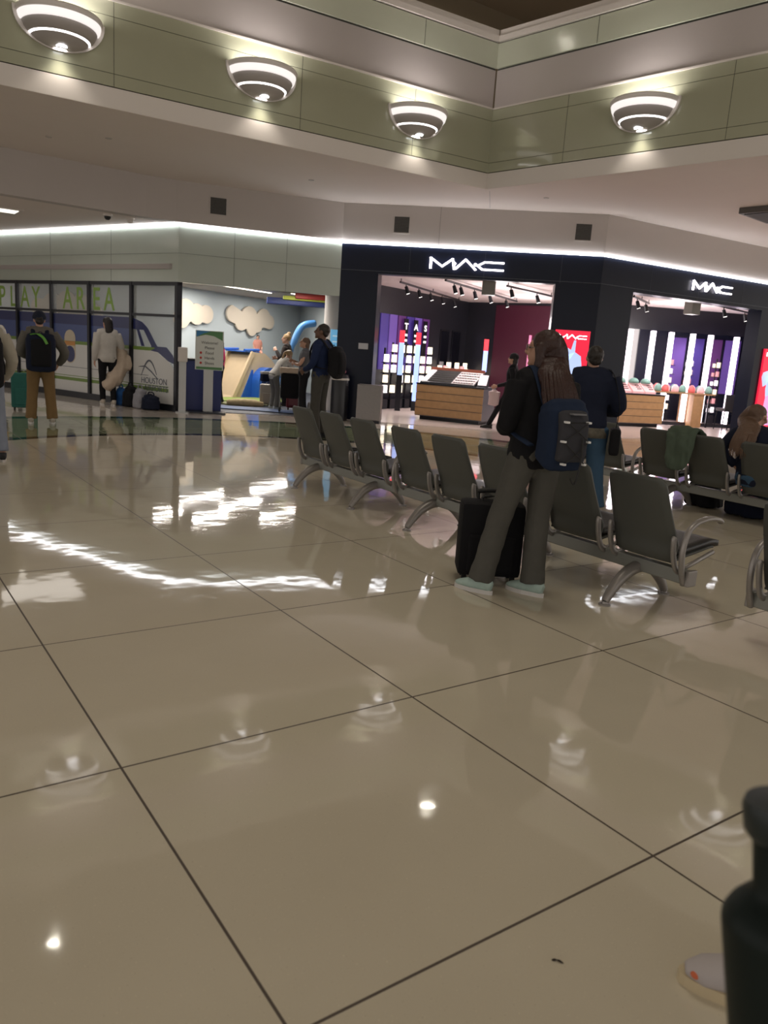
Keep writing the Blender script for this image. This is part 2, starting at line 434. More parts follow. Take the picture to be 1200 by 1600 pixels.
film('green_stripe', [(8.2, 1.16), (.85, 1.16), (.70, 1.21), (.72, 1.23), (8.2, 1.23)], M_['filmgreen'], 2)
film('low_green_stripe', [(8.2, .36), (.28, .36), (.28, .43), (8.2, .43)], M_['filmgreen'], 1)
film('thin_green_stripe', [(8.2, .46), (.28, .46), (.28, .475), (8.2, .475)], M_['filmgreen'], 1)
film('grey_line', [(8.2, .655), (.9, .655), (.9, .665), (8.2, .665)], M_['filmgrey'], 1)
for sc_ in (3.555, 6.3):
    def rr(z0, z1, wd=.20, r=.18):
        pts = []
        for k in range(9):
            t = PI*k/8
            pts.append((sc_ + wd*math.cos(t), z1 - r + r*math.sin(t)))
        for k in range(9):
            t = PI + PI*k/8
            pts.append((sc_ + wd*math.cos(t), z0 + r + r*math.sin(t)))
        return pts
    film('window_graphic', rr(.74, 1.47, .20), mat('film_cream', (.55, .48, .36), .4), 2)
    film('window_shade', rr(.76, 1.12, .175, .16), M_['filmnavy'], 3)
    film('sunset_band', [(sc_+.19, 1.13), (sc_-.19, 1.13), (sc_-.19, 1.22), (sc_+.19, 1.22)], mat('film_orange', (.55, .25, .06), .4), 3)
# letters
for ch, s in (('P', 6.22), ('L', 5.76), ('A', 5.27), ('Y', 4.83), ('A', 3.62), ('R', 3.16), ('E', 2.60), ('A', 2.17)):
    me = txt(ch, .47, .004, .80, .004); place_txt(me, FA(sA(s), 1.92, -.02), FA.x, FA.n); pp('letter', me, M_['lettergreen'])
# airport logo on the last pane
me = txt('HOUSTON', .12, .003, .95); place_txt(me, FA(sA(.72), .50, -.018), FA.x, FA.n); pp('lettering', me, M_['filmgrey'])
me = txt('AIRPORTS', .12, .003, .95); place_txt(me, FA(sA(.66), .35, -.018), FA.x, FA.n); pp('lettering', me, M_['filmgrey'])
bm = bmesh.new()
arc = [(1.12 - .48*t, .62 + .34*math.sin(PI*(t*.92+.02))) for t in [i/14 for i in range(15)]]
FAp = [(sA(s), z) for s, z in arc]
def ribbon(bm, f, pts, wfun, o0, o1):
    n = len(pts); up = []; dn_ = []
    for i, (a, z) in enumerate(pts):
        a2, z2 = pts[min(i+1, n-1)]; a1, z1 = pts[max(i-1, 0)]
        t = Vector((a2-a1, z2-z1)).normalized(); nn = Vector((-t.y, t.x))*wfun(i/(n-1))
        up.append((a+nn.x, z+nn.y)); dn_.append((a-nn.x, z-nn.y))
    f.poly(bm, up + list(reversed(dn_)), o0, o1)
ribbon(bm, FA, FAp, lambda t: .006+.012*math.sin(PI*t), -.02, -.017)
ribbon(bm, FA, [(sA(1.2), .82), (sA(1.0), .84), (sA(.8), .74), (sA(.6), .60)], lambda t: .004+.016*t*(1.15-t)*2, -.018, -.015)
pp('swoosh_logo', bm, M_['filmgrey'])

# play area shell
bm = bmesh.new(); prism(bm, [(x, y, 2.75) for x, y in ((5.45, 15.4), (8.75, 14.3), (11.4, 17.4), (13.1, 24.0), (3.4, 28.6), (1.9, 24.8))], (0, 0, 1), .1)
struct('ceiling_play', bm, mat('play_ceiling', (.36, .33, .31), .7))
wallm = mat('sky_blue_wall', (.46, .51, .53), .7, noise_amt=.05, nscale=1)
PW = [(3.6, 27.6), (7.3, 20.15), (12.6, 23.2), (11.3, 17.4), (8.95, 14.4)]
for i, (a, b) in enumerate(zip(PW[:-1], PW[1:])):
    f = Fr(a, b); bm = bmesh.new(); f.box(bm, 0, f.L, 0, 2.8, -.1, 0); struct('wall_play_%s' % ['left', 'back', 'right', 'side'][i], bm, wallm)
FB = Fr(PW[1], PW[2]); FL = Fr(PW[0], PW[1])
cloudm = mat('cloud_cream', (.62, .54, .44), .7)
def cloud(f, puffs, label, o=.04):
    bm = bmesh.new()
    cx_ = sum(p[0] for p in puffs)/len(puffs); cz_ = sum(p[1] for p in puffs)/len(puffs); pts = []
    for k in range(120):
        t = 2*PI*k/120; dx, dz = math.cos(t), math.sin(t); best = .02
        for q_ in range(1, 160):
            x_, z_ = cx_+dx*q_*.01, cz_+dz*q_*.01
            if any(((x_-s)/r)**2 + ((z_-z)/(r*.82))**2 < 1 for s, z, r in puffs): best = q_*.01
        pts.append((cx_+dx*best, cz_+dz*best))
    f.poly(bm, pts, o, o+.05)
    t = obj('cloud_panel', bm, cloudm); tag(setloc(t, f(puffs[0][0], puffs[0][1], o)), label, 'wall decoration', 'cream cloud cutouts on the play area walls')
def sB(px_s): return px_s
# (s along wall) computed from photo: cloud centre s~3.2, z 2.15
cloud(FB, [(2.35, 2.22, .30), (2.75, 2.02, .30), (3.15, 2.15, .42), (3.55, 2.0, .30), (3.9, 2.2, .34), (4.2, 2.1, .26), (3.3, 1.85, .25)], 'cream cloud cutout on blue wall above the tunnel slide')
cloud(FB, [(-.2+.5, 2.15, .38), (.75, 2.1, .34), (1.15, 2.12, .30), (.15, 1.95, .3)], 'cream cloud cutout on blue wall beside the partition end post')
cloud(FL, [(5.4, 1.95, .32), (4.9, 2.1, .42), (4.3, 2.2, .40), (3.7, 2.15, .38), (3.1, 2.05, .3)], 'cream cloud cutout seen through the glass behind the letters', .04)
# ceiling slot lights of play area
slotm = mat('slot_light', (1, 1, 1), .5, emit=(1, .90, .78), es=5)
for i, (x, y, L, a) in enumerate(((7.2, 17.3, 1.1, -.5), (7.9, 17.9, .45, -.5), (8.9, 17.1, 1.3, -.5), (8.6, 18.6, 1.7, -.5), (9.9, 18.4, .5, -.5), (6.4, 18.0, .9, -.5))):
    bm = bmesh.new(); add_box(bm, (-L/2, -.035, -.012), (L/2, .035, 0)); o = obj('ceiling_slot_light', bm, slotm); o.location = (x, y, 2.748); o.rotation_euler.z = a+.9
    tag(o, ['long slot light nearest the partition post in the play ceiling', 'short slot light beside the long ones in the play ceiling', 'bright slot light nearest the shop pillar in the play ceiling',
            'longest slot light over the tunnel slide', 'short slot light beside the white column', 'slot light seen through the glass partition'][i], 'ceiling light', 'slot lights in the play area ceiling')
# white round column
bm = bmesh.new(); lathe(bm, [(.30, 0), (.30, .1), (.28, .1), (.28, 2.75)], (0, 0, 0), 28)
o = obj('round_column', bm, M_['white'], smooth=True, auto=.6) if False else obj('round_column', bm, M_['white'], auto=.6)
o.location = (9.72, 16.15, .009); tag(o, 'thick white round column inside the play area beside the dark pillar', 'column')
# colourful ceiling fin block (blue, yellow, red)
r = root('ceiling_ornament', 'stepped blue, lime and red ornament hanging from the play area ceiling', 'ornament', (9.7, 18.2, 2.45))
for k, (c, z0, z1, x0, x1) in enumerate((((.02, .035, .16), 0, .16, -.7, .9), ((.45, .5, .05), .12, .22, -.3, 1.0), ((.40, .04, .03), .16, .30, .0, 1.0))):
    bm = bmesh.new(); add_box(bm, (x0, -.15-.1*k, z0), (x1, .25-.1*k, z1), .02); obj('ornament_layer', bm, mat('orn%d' % k, c, .5), r)
r.rotation_euler.z = -.45

# ---------------------------------------------------------------- play equipment
def slide():
    r = root('tunnel_slide', 'tan play slide over a blue tunnel arch in the play area', 'playground slide', (9.15, 19.75, .009), FB.rz()-.15)
    tan = mat('tan_plastic', (.55, .42, .27), .35, noise_amt=.06); blue = mat('blue_plastic', (.02, .10, .42), .3)
    bm = bmesh.new()
    out = [(-.85, .0), (-.78, .06), (-.25, 1.12), (-.15, 1.20), (.25, 1.18), (.55, 1.0), (.85, .72), (1.15, .35), (1.25, .0), (.62, 0)]
    arch = [(.62, .45), (.56, .62), (.42, .76), (.25, .80), (.05, .76), (-.12, .62), (-.2, .45), (-.2, .0)]
    prism(bm, [(x, -.42, z) for x, z in out+arch], (0, 1, 0), .84)
    obj('slide_body', bm, tan, r)
    bm = bmesh.new()      # tunnel barrel
    o_, i_ = [], []
    for k in range(17):
        t = PI*k/16; o_.append((.21+.46*math.cos(t), .40+.42*math.sin(t))); i_.append((.21+.36*math.cos(t), .40+.33*math.sin(t)))
    prof = [(.67, 0)] + o_ + [(-.25, 0), (-.15, 0)] + list(reversed(i_)) + [(.57, 0)]
    prism(bm, [(x, -.70, z) for x, z in prof], (0, 1, 0), 1.2); obj('tunnel', bm, blue, r)
    bm = bmesh.new(); prism(bm, [(x, -.44, z) for x, z in ((-.62, .02), (-.25, .74), (-.2, .74), (-.2, .02))], (0, 1, 0), .06); obj('side_panel', bm, blue, r)
    bm = bmesh.new(); tube(bm, [(-.5, -.38, 1.24), (.05, -.38, 1.26)], .035, 10); tube(bm, [(-.5, .38, 1.24), (.05, .38, 1.26)], .035, 10)
    add_box(bm, (-.4, -.4, 1.19), (.05, .4, 1.22), .01); obj('top_deck', bm, blue, r)
    bm = bmesh.new(); prism(bm, [(x, -.46, z) for x, z in ((-.86, 0), (-.98, .02), (-.28, 1.22), (-.17, 1.2))], (0, 1, 0), .06)
    prism(bm, [(x, .40, z) for x, z in ((-.86, 0), (-.98, .02), (-.28, 1.22), (-.17, 1.2))], (0, 1, 0), .06); obj('chute_rim', bm, tan, r)
slide()
# green play mats and play rugs
bm = bmesh.new(); prism(bm, [(x, y, .009) for x, y in ((7.2, 17.9), (9.6, 17.9), (9.9, 19.2), (7.6, 18.95))], (0, 0, 1), .03)
o = obj('play_mat', bm, mat('lime_mat', (.20, .26, .05), .7, noise_amt=.1)); tag(setloc(o, (8.4, 18.4, .009)), 'lime green play mat in front of the tunnel slide', 'mat', 'play mats')
bm = bmesh.new(); prism(bm, [(x, y, .009) for x, y in ((7.4, 16.9), (9.0, 16.9), (9.3, 17.6), (7.3, 17.6))], (0, 0, 1), .03)
o = obj('play_mat', bm, mat('olive_mat', (.22, .22, .09), .7, noise_amt=.1)); tag(setloc(o, (8.2, 17.2, .009)), 'narrow olive mat nearest the entrance of the play area', 'mat', 'play mats')
bm = bmesh.new(); tube(bm, smooth_pts([(6.3, 16.9, .03), (6.9, 16.3, .03), (7.7, 15.7, .03), (8.3, 15.1, .03)], 5), [(.34, .02)]*16, 8, Vector((.6, .8, 0)))
o = obj('floor_stripe_mat', bm, mat('steel_blue_mat', (.10, .15, .30), .6)); tag(setloc(o, (7.3, 16.0, .0)), 'curved steel blue strip laid across the play area entrance', 'mat')
r = root('foam_log', 'low tan foam log with dark spots on the play floor', 'play element', (7.75, 16.75, .009), -.5)
bm = bmesh.new(); tube(bm, [(-.42, 0, .07), (-.2, 0, .08), (.2, 0, .08), (.42, 0, .06)], [.05, .085, .085, .05], 14, Vector((0, 1, 0))); obj('log_body', bm, mat('tan_foam', (.50, .38, .2), .7, noise_amt=.5, nscale=9), r, smooth=True)
# blue leaning chute / giant pencil
bm = bmesh.new(); tube(bm, smooth_pts([(8.75, 17.15, .03), (9.0, 17.2, .9), (9.2, 17.2, 1.55), (9.4, 17.2, 1.92), (9.75, 17.2, 2.02)], 5), [.06]*10+[.085]*11, 14)
o = obj('blue_play_tube', bm, mat('sky_blue_plastic', (.06, .20, .45), .3), smooth=True); tag(setloc(o, (8.75, 17.15, 0)), 'tall curved blue play tube leaning up beside the white column', 'playground tube')

# sign stand and blue counter and white post at the partition end
r = root('information_sign', 'white and green information sign with bullet list on a white post', 'sign', (6.12, 15.14, 0), 0)
f = Fr((5.93, 15.22), (6.46, 14.98)); sh2 = r.location
bm = bmesh.new(); f.box(bm, .0, .55, .86, 1.63, 0, .03); obj('sign_board', bm, mat('sign_white', (.62, .64, .60), .4), r, shift=sh2)
bm = bmesh.new(); f.poly(bm, [(.02, 1.62), (.53, 1.62), (.53, 1.45), (.36, 1.53), (.2, 1.55), (.02, 1.5)], .03, .034); obj('sign_header', bm, mat('sign_green', (.08, .22, .08), .4), r, shift=sh2)
bm = bmesh.new(); f.poly(bm, [(.02, 1.62), (.30, 1.62), (.15, 1.57), (.02, 1.5)], .034, .037); obj('header_corner', bm, mat('sign_blue', (.03, .2, .45), .4), r, shift=sh2)
bm = bmesh.new(); f.box(bm, .02, .53, .87, .92, .03, .034); obj('sign_footer', bm, MATS['sign_green'], r, shift=sh2)
for t_, z in (('Welcome!', 1.37), ('Please', 1.27), ('Food', 1.17), ('Hands', 1.07), ('Shoes', .97)):
    me = txt(t_, .055, .002); place_txt(me, f(.28, z, .032), f.x, f.n); obj('sign_lettering', me, mat('sign_ink', (.05, .05, .05), .5), r, shift=sh2)
    if z < 1.2:
        bm = bmesh.new(); ell(bm, f(.11, z+.025, .032), (.025, .025, .025), 8); obj('bullet', bm, mat('sign_red', (.5, .05, .04), .5), r, shift=sh2)
bm = bmesh.new(); f.box(bm, .17, .36, .03, .87, .0, .025); obj('post', bm, mat('post_white', (.55, .56, .56), .4), r, shift=sh2)
bm = bmesh.new(); f.box(bm, -.08, .62, 0, .03, -.2, .25); obj('base_plate', bm, M_['blackmetal'], r, shift=sh2)
r = root('reception_counter', 'dark blue counter with black top behind the information sign', 'counter', (6.25, 15.75, 0), FP.rz())
bm = bmesh.new(); add_box(bm, (-.42, -.25, .009), (.42, .25, 1.02), .01); obj('counter_body', bm, mat('deep_blue', (.012, .022, .13), .4), r)
bm = bmesh.new(); add_box(bm, (-.46, -.29, 1.02), (.46, .29, 1.06), .008); obj('counter_top', bm, M_['blackmetal'], r)
r = root('sanitizer_post', 'slim white dispenser post at the end of the glass partition', 'post', (5.60, 15.03, 0), FP.rz())
bm = bmesh.new(); add_box(bm, (-.07, -.05, .02), (.07, .05, 1.05), .012); add_box(bm, (-.12, -.12, 0), (.12, .12, .02)); obj('post', bm, MATS['post_white'], r)
bm = bmesh.new(); add_box(bm, (-.09, -.10, 1.0), (.09, .06, 1.28), .02); obj('dispenser', bm, M_['white'], r)

# ---------------------------------------------------------------- shop front
bm = bmesh.new(); FM.box(bm, .0, FM.L, 3.0, 3.552, -.35, 0); struct('wall_shop_header_left', bm, M_['navy'])
bm = bmesh.new(); FR.box(bm, 0, FR.L, 2.97, 3.552, -.35, 0); struct('wall_shop_header_right', bm, M_['navy'])
bm = bmesh.new(); FM.box(bm, .0, .78, 0, 3.0, -.5, 0); struct('wall_shop_pillar_left', bm, M_['navy'])
bm = bmesh.new(); FM.box(bm, 4.32, FM.L, 0, 3.0, -.6, 0); FR.box(bm, 0, .93, 0, 2.97, -.35, 0); struct('wall_shop_pillar_middle', bm, M_['navy'])
bm = bmesh.new(); FR.box(bm, 5.2, FR.L, 0, 2.97, -.35, 0); struct('wall_shop_pillar_right', bm, M_['navy'])
bm = bmesh.new(); FM.box(bm, .78, 4.32, 2.985, 3.0, -.02, .02); FM.box(bm, 0, FM.L, 3.04, 3.05, 0, .006); FR.box(bm, 0, FR.L, 3.04, 3.05, 0, .006)
for s in (1.4, 2.9, 4.4): FM.box(bm, s, s+.006, 3.0, 3.55, 0, .003)
for s in (1.4, 2.9, 4.4, 5.9): FR.box(bm, s, s+.006, 3.0, 3.55, 0, .003)
struct('trim_14', bm, mat('shop_trim_grey', (.06, .065, .08), .3, metal=.6))
LOGO = [[(0, -.05), (0, 1), (.85, .18), (1.6, .98), (1.75, -.05)], [(1.85, .0), (2.55, 1), (3.3, .0)], [(5.3, .82), (3.95, .82), (3.45, .42), (3.8, .06), (5.3, .06)]]
def logo(f, s0, z0, wd, label, hh=None):
    k = wd/5.3; kz = k if hh is None else hh
    r = root('illuminated_sign', label, 'sign', f(s0+wd/2, z0, 0))
    for pl_ in LOGO:
        bm = strokes([pl_], .17, lambda u, v, d: f(s0+u*k, z0+v*kz, .03+d), .03)
        obj('letter', bm, M_['signled'], r, shift=r.location)
    for u in (1.75, 3.28):
        bm = bmesh.new(); ell(bm, f(s0+u*k, z0+.52*kz, .05), (.035, .035, .03), 10); obj('letter_dot', bm, M_['signled'], r, shift=r.location)
logo(FM, 1.83, 3.17, 1.44, 'white glowing letters MAC over the wide left shop opening', .185)
logo(FR, 2.66, 3.20, 1.28, 'white glowing letters MAC over the right shop window', .17)
# metal plate on the pillar and the steel box
bm = bmesh.new(); FM.box(bm, .46, .66, 1.48, 1.60, 0, .012); o = obj('wall_plate', bm, mat('plate_grey', (.45, .45, .47), .4, metal=.3)); tag(setloc(o, FM(.5, 1.5)), 'small grey rectangular plate on the dark shop pillar', 'plate')
r = root('steel_bin', 'low brushed steel waste box standing in front of the dark shop pillar', 'waste bin', (8.98, 13.42, 0), FM.rz())
bm = bmesh.new(); add_box(bm, (-.25, -.14, .06), (.25, .14, .78), .012); obj('bin_body', bm, M_['steel'], r)
bm = bmesh.new(); add_box(bm, (-.24, -.12, 0), (.24, .12, .06)); obj('plinth', bm, M_['blackmetal'], r)
# ad light boxes
def adbox(f, s0, s1, z0, z1, label, mirror=False):
    r = root('poster_lightbox', label, 'advertising lightbox', f((s0+s1)/2, z0, 0)); sh_ = r.location
    bm = bmesh.new(); f.box(bm, s0, s1, z0, z1, 0, .05); obj('lit_panel', bm, mat('ad_red', (.5, .01, .03), .4, emit=(.85, .02, .06), es=.9), r, shift=sh_)
    W = s1-s0
    fig = mat('ad_figure', (.5, .6, .8), .4, emit=(.42, .55, .85), es=.9)
    bm = bmesh.new()
    H = z1-z0
    f.poly(bm, [(s0+W*a, z0+H*b) for a, b in ((.30, .84), (.50, .80), (.56, .90), (.62, .90), (.62, .78), (.80, .74), (.86, .62), (.95, .56), (.96, .48), (.80, .52), (.72, .60), (.62, .55), (.60, .42), (.75, .30), (.70, .02), (.30, .02), (.34, .3), (.25, .5), (.30, .62), (.18, .60), (.06, .70), (.02, .64), (.12, .52), (.22, .54))], .05, .056)
    obj('dancer_figure', bm, fig, r, shift=sh_)
    bm = bmesh.new(); f.poly(bm, [(s0+W*a, z0+H*b) for a, b in ((.3, .40), (.62, .42), (.72, .30), (.78, .08), (.66, .02), (.34, .02), (.26, .2))], .056, .06)
    obj('dress', bm, mat('ad_pink', (.6, .3, .55), .4, emit=(.75, .4, .75), es=.8), r, shift=sh_)
    k = W*.8/5.3
    for pl_ in LOGO:
        bm = strokes([pl_], .2, lambda u, v, d: f(s0+W*.1+u*k, z1-.16+v*.075, .05+d), .006); obj('letter', bm, M_['signled'], r, shift=sh_)
adbox(FM, 4.42, 5.10, .22, 2.12, 'red lit poster with pale blue figure on the pillar between the shop openings')
adbox(FR, 5.50, 6.40, .30, 2.12, 'red lit poster with blue figure at the right edge beyond the shop window')

# store shell
bm = bmesh.new(); prism(bm, [(x, y, 3.1) for x, y in ((8.8, 14.25), (12.6, 10.95), (21.5, 10.3), (21.5, 19.5), (10.8, 19.5))], (0, 0, 1), .1)
struct('ceiling_store', bm, mat('store_ceiling', (.82, .72, .70), .7))
SW = [(9.15, 14.15), (11.2, 16.85), (15.95, 18.75), (17.4, 13.9), (20.55, 12.32), (21.4, 10.4)]
swm = mat('store_wall_dark', (.018, .019, .026), .35, noise_amt=.1)
for i, (a, b) in enumerate(zip(SW[:-1], SW[1:])):
    f = Fr(a, b); bm = bmesh.new(); f.box(bm, 0, f.L, 0, 3.1, -.1, 0); struct('wall_store_%s' % ['left', 'back', 'right', 'mirror', 'side'][i], bm, swm)
FS = Fr(SW[1], SW[2]); FT = Fr(SW[2], SW[3]); FQ = Fr(SW[3], SW[4])
bm = bmesh.new(); FT.box(bm, 1.0, 3.6, .0, 3.03, 0, .04); o = obj('maroon_panel', bm, mat('maroon', (.07, .009, .026), .45)); tag(setloc(o, FT(2.2, 0)), 'plain maroon wall panel at the back of the shop', 'wall panel')
# lit display columns on back wall
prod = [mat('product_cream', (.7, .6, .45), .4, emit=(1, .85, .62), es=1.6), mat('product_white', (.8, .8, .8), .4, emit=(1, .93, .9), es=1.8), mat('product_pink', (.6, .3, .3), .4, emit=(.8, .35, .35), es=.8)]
# purple back panels
purple = [mat('purple_a', (.05, .03, .22), .5, emit=(.10, .05, .42), es=.2), mat('purple_b', (.12, .06, .30), .5, emit=(.22, .12, .55), es=.28), mat('purple_c', (.09, .02, .13), .5, emit=(.20, .05, .30), es=.2)]
names5 = ['leftmost', 'second from left', 'third from left', 'fourth from left', 'fifth from left', 'sixth from left', 'seventh from left', 'eighth from left', 'ninth from left']
for i in range(6):
    s = .35 + i*.42
    bm = bmesh.new(); FS.box(bm, s, s+.36, 1.0, 2.42, .0, .03)
    o = obj('purple_panel', bm, purple[i % 3]); tag(setloc(o, FS(s, 1.0)), 'purple backlit wall panel behind the shelving, %s' % names5[i], 'wall panel', 'purple panels on the shop back wall')
for i in range(7):
    s = .30 + i*.36
    r = root('display_shelf', 'black display tower with glowing shelves against the purple wall, %s' % names5[i], 'display shelf', FS(s, .007, .25), FS.rz(), 'glowing display towers')
    bm = bmesh.new(); add_box(bm, (-.02, -.02, 0), (.02, .02, 1.7 if i % 2 else 1.55)); add_box(bm, (-.12, -.1, 0), (.12, .1, .25)); obj('frame', bm, M_['blackmetal'], r)
    for k in range(5):
        z = .42 + k*.26
        if (i*3+k) % 5 == 4: continue
        bm = bmesh.new(); tube(bm, [(0, -.06, z), (0, -.06, z+.19)], [.07, .066], 14); obj('lit_product', bm, prod[0 if (i+k) % 3 else 1], r)
        bm = bmesh.new(); add_box(bm, (-.13, -.12, z-.03), (.13, .0, z-.012)); obj('shelf', bm, M_['blackmetal'], r)
redtop = mat('screen_red', (.6, .02, .03), .4, emit=(1, .03, .05), es=1.2); bluepic = mat('screen_blue', (.3, .4, .8), .4, emit=(.30, .42, .9), es=1.2)
for i, (px, py, z0, z1) in enumerate(((11.7, 16.2, .9, 2.0), (12.25, 16.25, .25, 1.98), (14.25, 15.9, 1.1, 1.95))):
    r = root('totem_screen', ['narrow red and blue lit totem at the left edge of the shop', 'tall red and blue lit totem reaching to the shop floor', 'red and blue lit totem behind the wooden display counter'][i], 'lit totem', (px, py, .007), FM.rz())
    bm = bmesh.new(); add_box(bm, (-.07, -.02, 0), (.07, .02, z0)); obj('totem_foot', bm, M_['blackmetal'], r)
    bm = bmesh.new(); add_box(bm, (-.06, -.03, z0), (.06, .03, z1-.30)); obj('picture', bm, bluepic, r)
    bm = bmesh.new(); add_box(bm, (-.06, -.03, z1-.30), (.06, .03, z1)); obj('red_header', bm, redtop, r)
# word signs over towers (partly legible letters)
for i, (t_, s) in enumerate((('T', 1.45), ('A', 1.95), ('S', 2.45))):
    r = root('letter_banner', 'dark hanging banner with white letter %s and small marks on the purple wall' % t_, 'banner', FS(s, 1.3, .12))
    bm = bmesh.new(); FS.box(bm, s-.10, s+.10, 1.35, 2.35, .10, .12); obj('banner_panel', bm, M_['blackmetal'], r, shift=r.location)
    me = txt(t_, .16, .006, 1.3, .006); place_txt(me, FS(s, 2.08, .123), FS.x, FS.n); obj('letter', me, mat('banner_white', (.8, .8, .8), .5, emit=(1, 1, 1), es=.8), r, shift=r.location)
    for k in range(2):
        bm = bmesh.new(); FS.box(bm, s-.07, s+.07, 1.9-.14*k, 1.96-.14*k, .12, .126); obj('banner_mark', bm, MATS['banner_white'], r, shift=r.location)
# mirrors/vanity at back centre
for i, (s, lab) in enumerate(((3.75, 'dark framed mirror on the shop back wall, left one'), (4.45, 'dark framed mirror on the shop back wall, right one'))):
    r = root('vanity_mirror', lab, 'mirror', FS(s, 1.0, .02))
    bm = bmesh.new(); FS.box(bm, s-.26, s+.26, 1.0, 2.2, 0, .03); obj('mirror_frame', bm, M_['blackmetal'], r, shift=r.location)
    bm = bmesh.new(); FS.box(bm, s-.22, s+.22, 1.04, 2.16, .03, .034); obj('mirror_glass', bm, mat('dark_mirror', (.10, .10, .15), .05, metal=1), r, shift=r.location)
r = root('back_bar', 'long low back shelf with lit goods under the mirrors', 'shelf', FS(4.0, 0, .3))
bm = bmesh.new(); FS.box(bm, 3.0, 4.95, .007, .95, .05, .5); obj('cabinet', bm, M_['blackmetal'], r, shift=r.location)
bm = bmesh.new(); FS.box(bm, 2.98, 4.97, .95, .98, .03, .52); obj('top', bm, mat('shelf_cream', (.5, .42, .36), .4), r, shift=r.location)
k = 0
for s in [3.1+.17*i for i in range(11)]:
    bm = bmesh.new(); h_ = random.choice((.12, .2, .3)); add_box(bm, (-.05, -.05, 0), (.05, .05, h_), .008)
    o = obj('cosmetic_box', bm, prod[k % 3]); o.location = FS(s, .98, .3); o.rotation_euler.z = FS.rz(); tag(o, 'small lit cosmetic box on the back shelf under the mirrors', 'box', 'boxes on the back shelf'); k += 1

# wood counters
def counter(loc, rz, L, D, H, label):
    r = root('display_counter', label, 'counter', loc, rz)
    for k in range(4):
        z0 = .09 + k*(H-.12)/4
        bm = bmesh.new(); add_box(bm, (-L/2, -D/2, z0+.008), (L/2-.0, -D/2+.03, z0+(H-.12)/4-.004), .004); obj('wood_slat', bm, M_['wood'], r)
    bm = bmesh.new(); add_box(bm, (-L/2+.004, -D/2+.02, .08), (L/2, D/2, H-.03)); obj('cabinet', bm, mat('counter_grey', (.10, .10, .12), .4), r)
    bm = bmesh.new(); add_box(bm, (-L/2+.1, -D/2+.08, 0), (L/2-.08, D/2-.08, .08)); obj('plinth', bm, M_['blackmetal'], r)
    bm = bmesh.new(); add_box(bm, (-L/2-.01, -D/2-.01, H-.03), (L/2+.01, D/2+.01, H), .004); obj('top', bm, M_['blackmetal'], r)
    return r
K0 = (10.82, 14.30); K1 = (11.62, 12.92)           # front edge of left counter
FK = Fr(K0, K1); mid = FK(FK.L/2, .007, -.45)
counter(mid, FK.rz(), FK.L, .9, .82, 'oak slatted display counter with black top inside the left shop opening')
# sloped tester tray on the counter
r = root('tester_display', 'sloped black tester tray with rows of small make-up pans on the oak counter', 'display tray', (mid[0], mid[1], .827), FK.rz())
L = FK.L
bm = bmesh.new(); hexa(bm, [(-L/2+.05, -.38, 0), (L/2-.25, -.38, 0), (L/2-.25, .30, 0), (-L/2+.05, .30, 0), (-L/2+.05, -.38, .03), (L/2-.25, -.38, .03), (L/2-.25, .30, .30), (-L/2+.05, .30, .30)])
obj('sloped_tray', bm, mat('tray_black', (.03, .03, .035), .3), r)
def sl(y): return .03 + (y+.38)/.68*.27
bm = bmesh.new()
for k in range(6):
    y = -.32+k*.11; add_box(bm, (-L/2+.22, y, sl(y)), (-.02, y+.012, sl(y)+.03))
obj('divider', bm, M_['steel'], r)
bm = bmesh.new(); hexa(bm, [(-L/2+.06, -.36, sl(-.36)), (-L/2+.20, -.36, sl(-.36)), (-L/2+.20, .28, sl(.28)), (-L/2+.06, .28, sl(.28)), (-L/2+.06, -.36, sl(-.36)+.01), (-L/2+.20, -.36, sl(-.36)+.01), (-L/2+.20, .28, sl(.28)+.01), (-L/2+.06, .28, sl(.28)+.01)])
obj('info_card', bm, mat('card_white', (.62, .58, .60), .5), r)
bm = bmesh.new(); add_box(bm, (-L/2+.05, .28, .30), (L/2-.25, .33, .36)); obj('header_strip', bm, mat('copper_strip', (.35, .10, .06), .4), r)
bm = bmesh.new(); hexa(bm, [(.0, -.37, sl(-.37)), (L/2-.27, -.37, sl(-.37)), (L/2-.27, .28, sl(.28)), (.0, .28, sl(.28)), (.0, -.37, sl(-.37)+.006), (L/2-.27, -.37, sl(-.37)+.006), (L/2-.27, .28, sl(.28)+.006), (.0, .28, sl(.28)+.006)])
obj('pan_board', bm, mat('board_pale', (.55, .50, .50), .4), r)
panm = [mat('pan%d' % i, c, .4) for i, c in enumerate(((.12, .03, .03), (.05, .02, .02), (.22, .07, .06), (.02, .02, .025)))]
for a in range(8):
    for b_ in range(5):
        bm = bmesh.new(); lathe(bm, [(0, .012), (.026, .012), (.026, 0)], seg=10); o = obj('makeup_pan', bm, panm[(a*3+b_) % 4])
        y = -.32+b_*.125; x = .05 + a*.062*(L/2-.3)/.5
        p = Matrix.Rotation(FK.rz(), 4, 'Z') @ Vector((x, y, 0)); o.location = (mid[0]+p.x, mid[1]+p.y, .827+sl(y)+.006); tag(o, 'tiny round make-up pan in the sloped tester tray', 'make-up', 'make-up pans in the tray')
r = root('counter_screen', 'tilted white tablet display on the right end of the oak counter', 'display', FK(L-.11, .827, -.25), FK.rz()+.1); r.scale = (.70, .9, .9)
bm = bmesh.new(); hexa(bm, [(-.16, -.12, 0), (.16, -.12, 0), (.16, .12, 0), (-.16, .12, 0), (-.16, -.09, .04), (.16, -.09, .04), (.16, .12, .28), (-.16, .12, .28)]); obj('stand', bm, M_['blackmetal'], r)
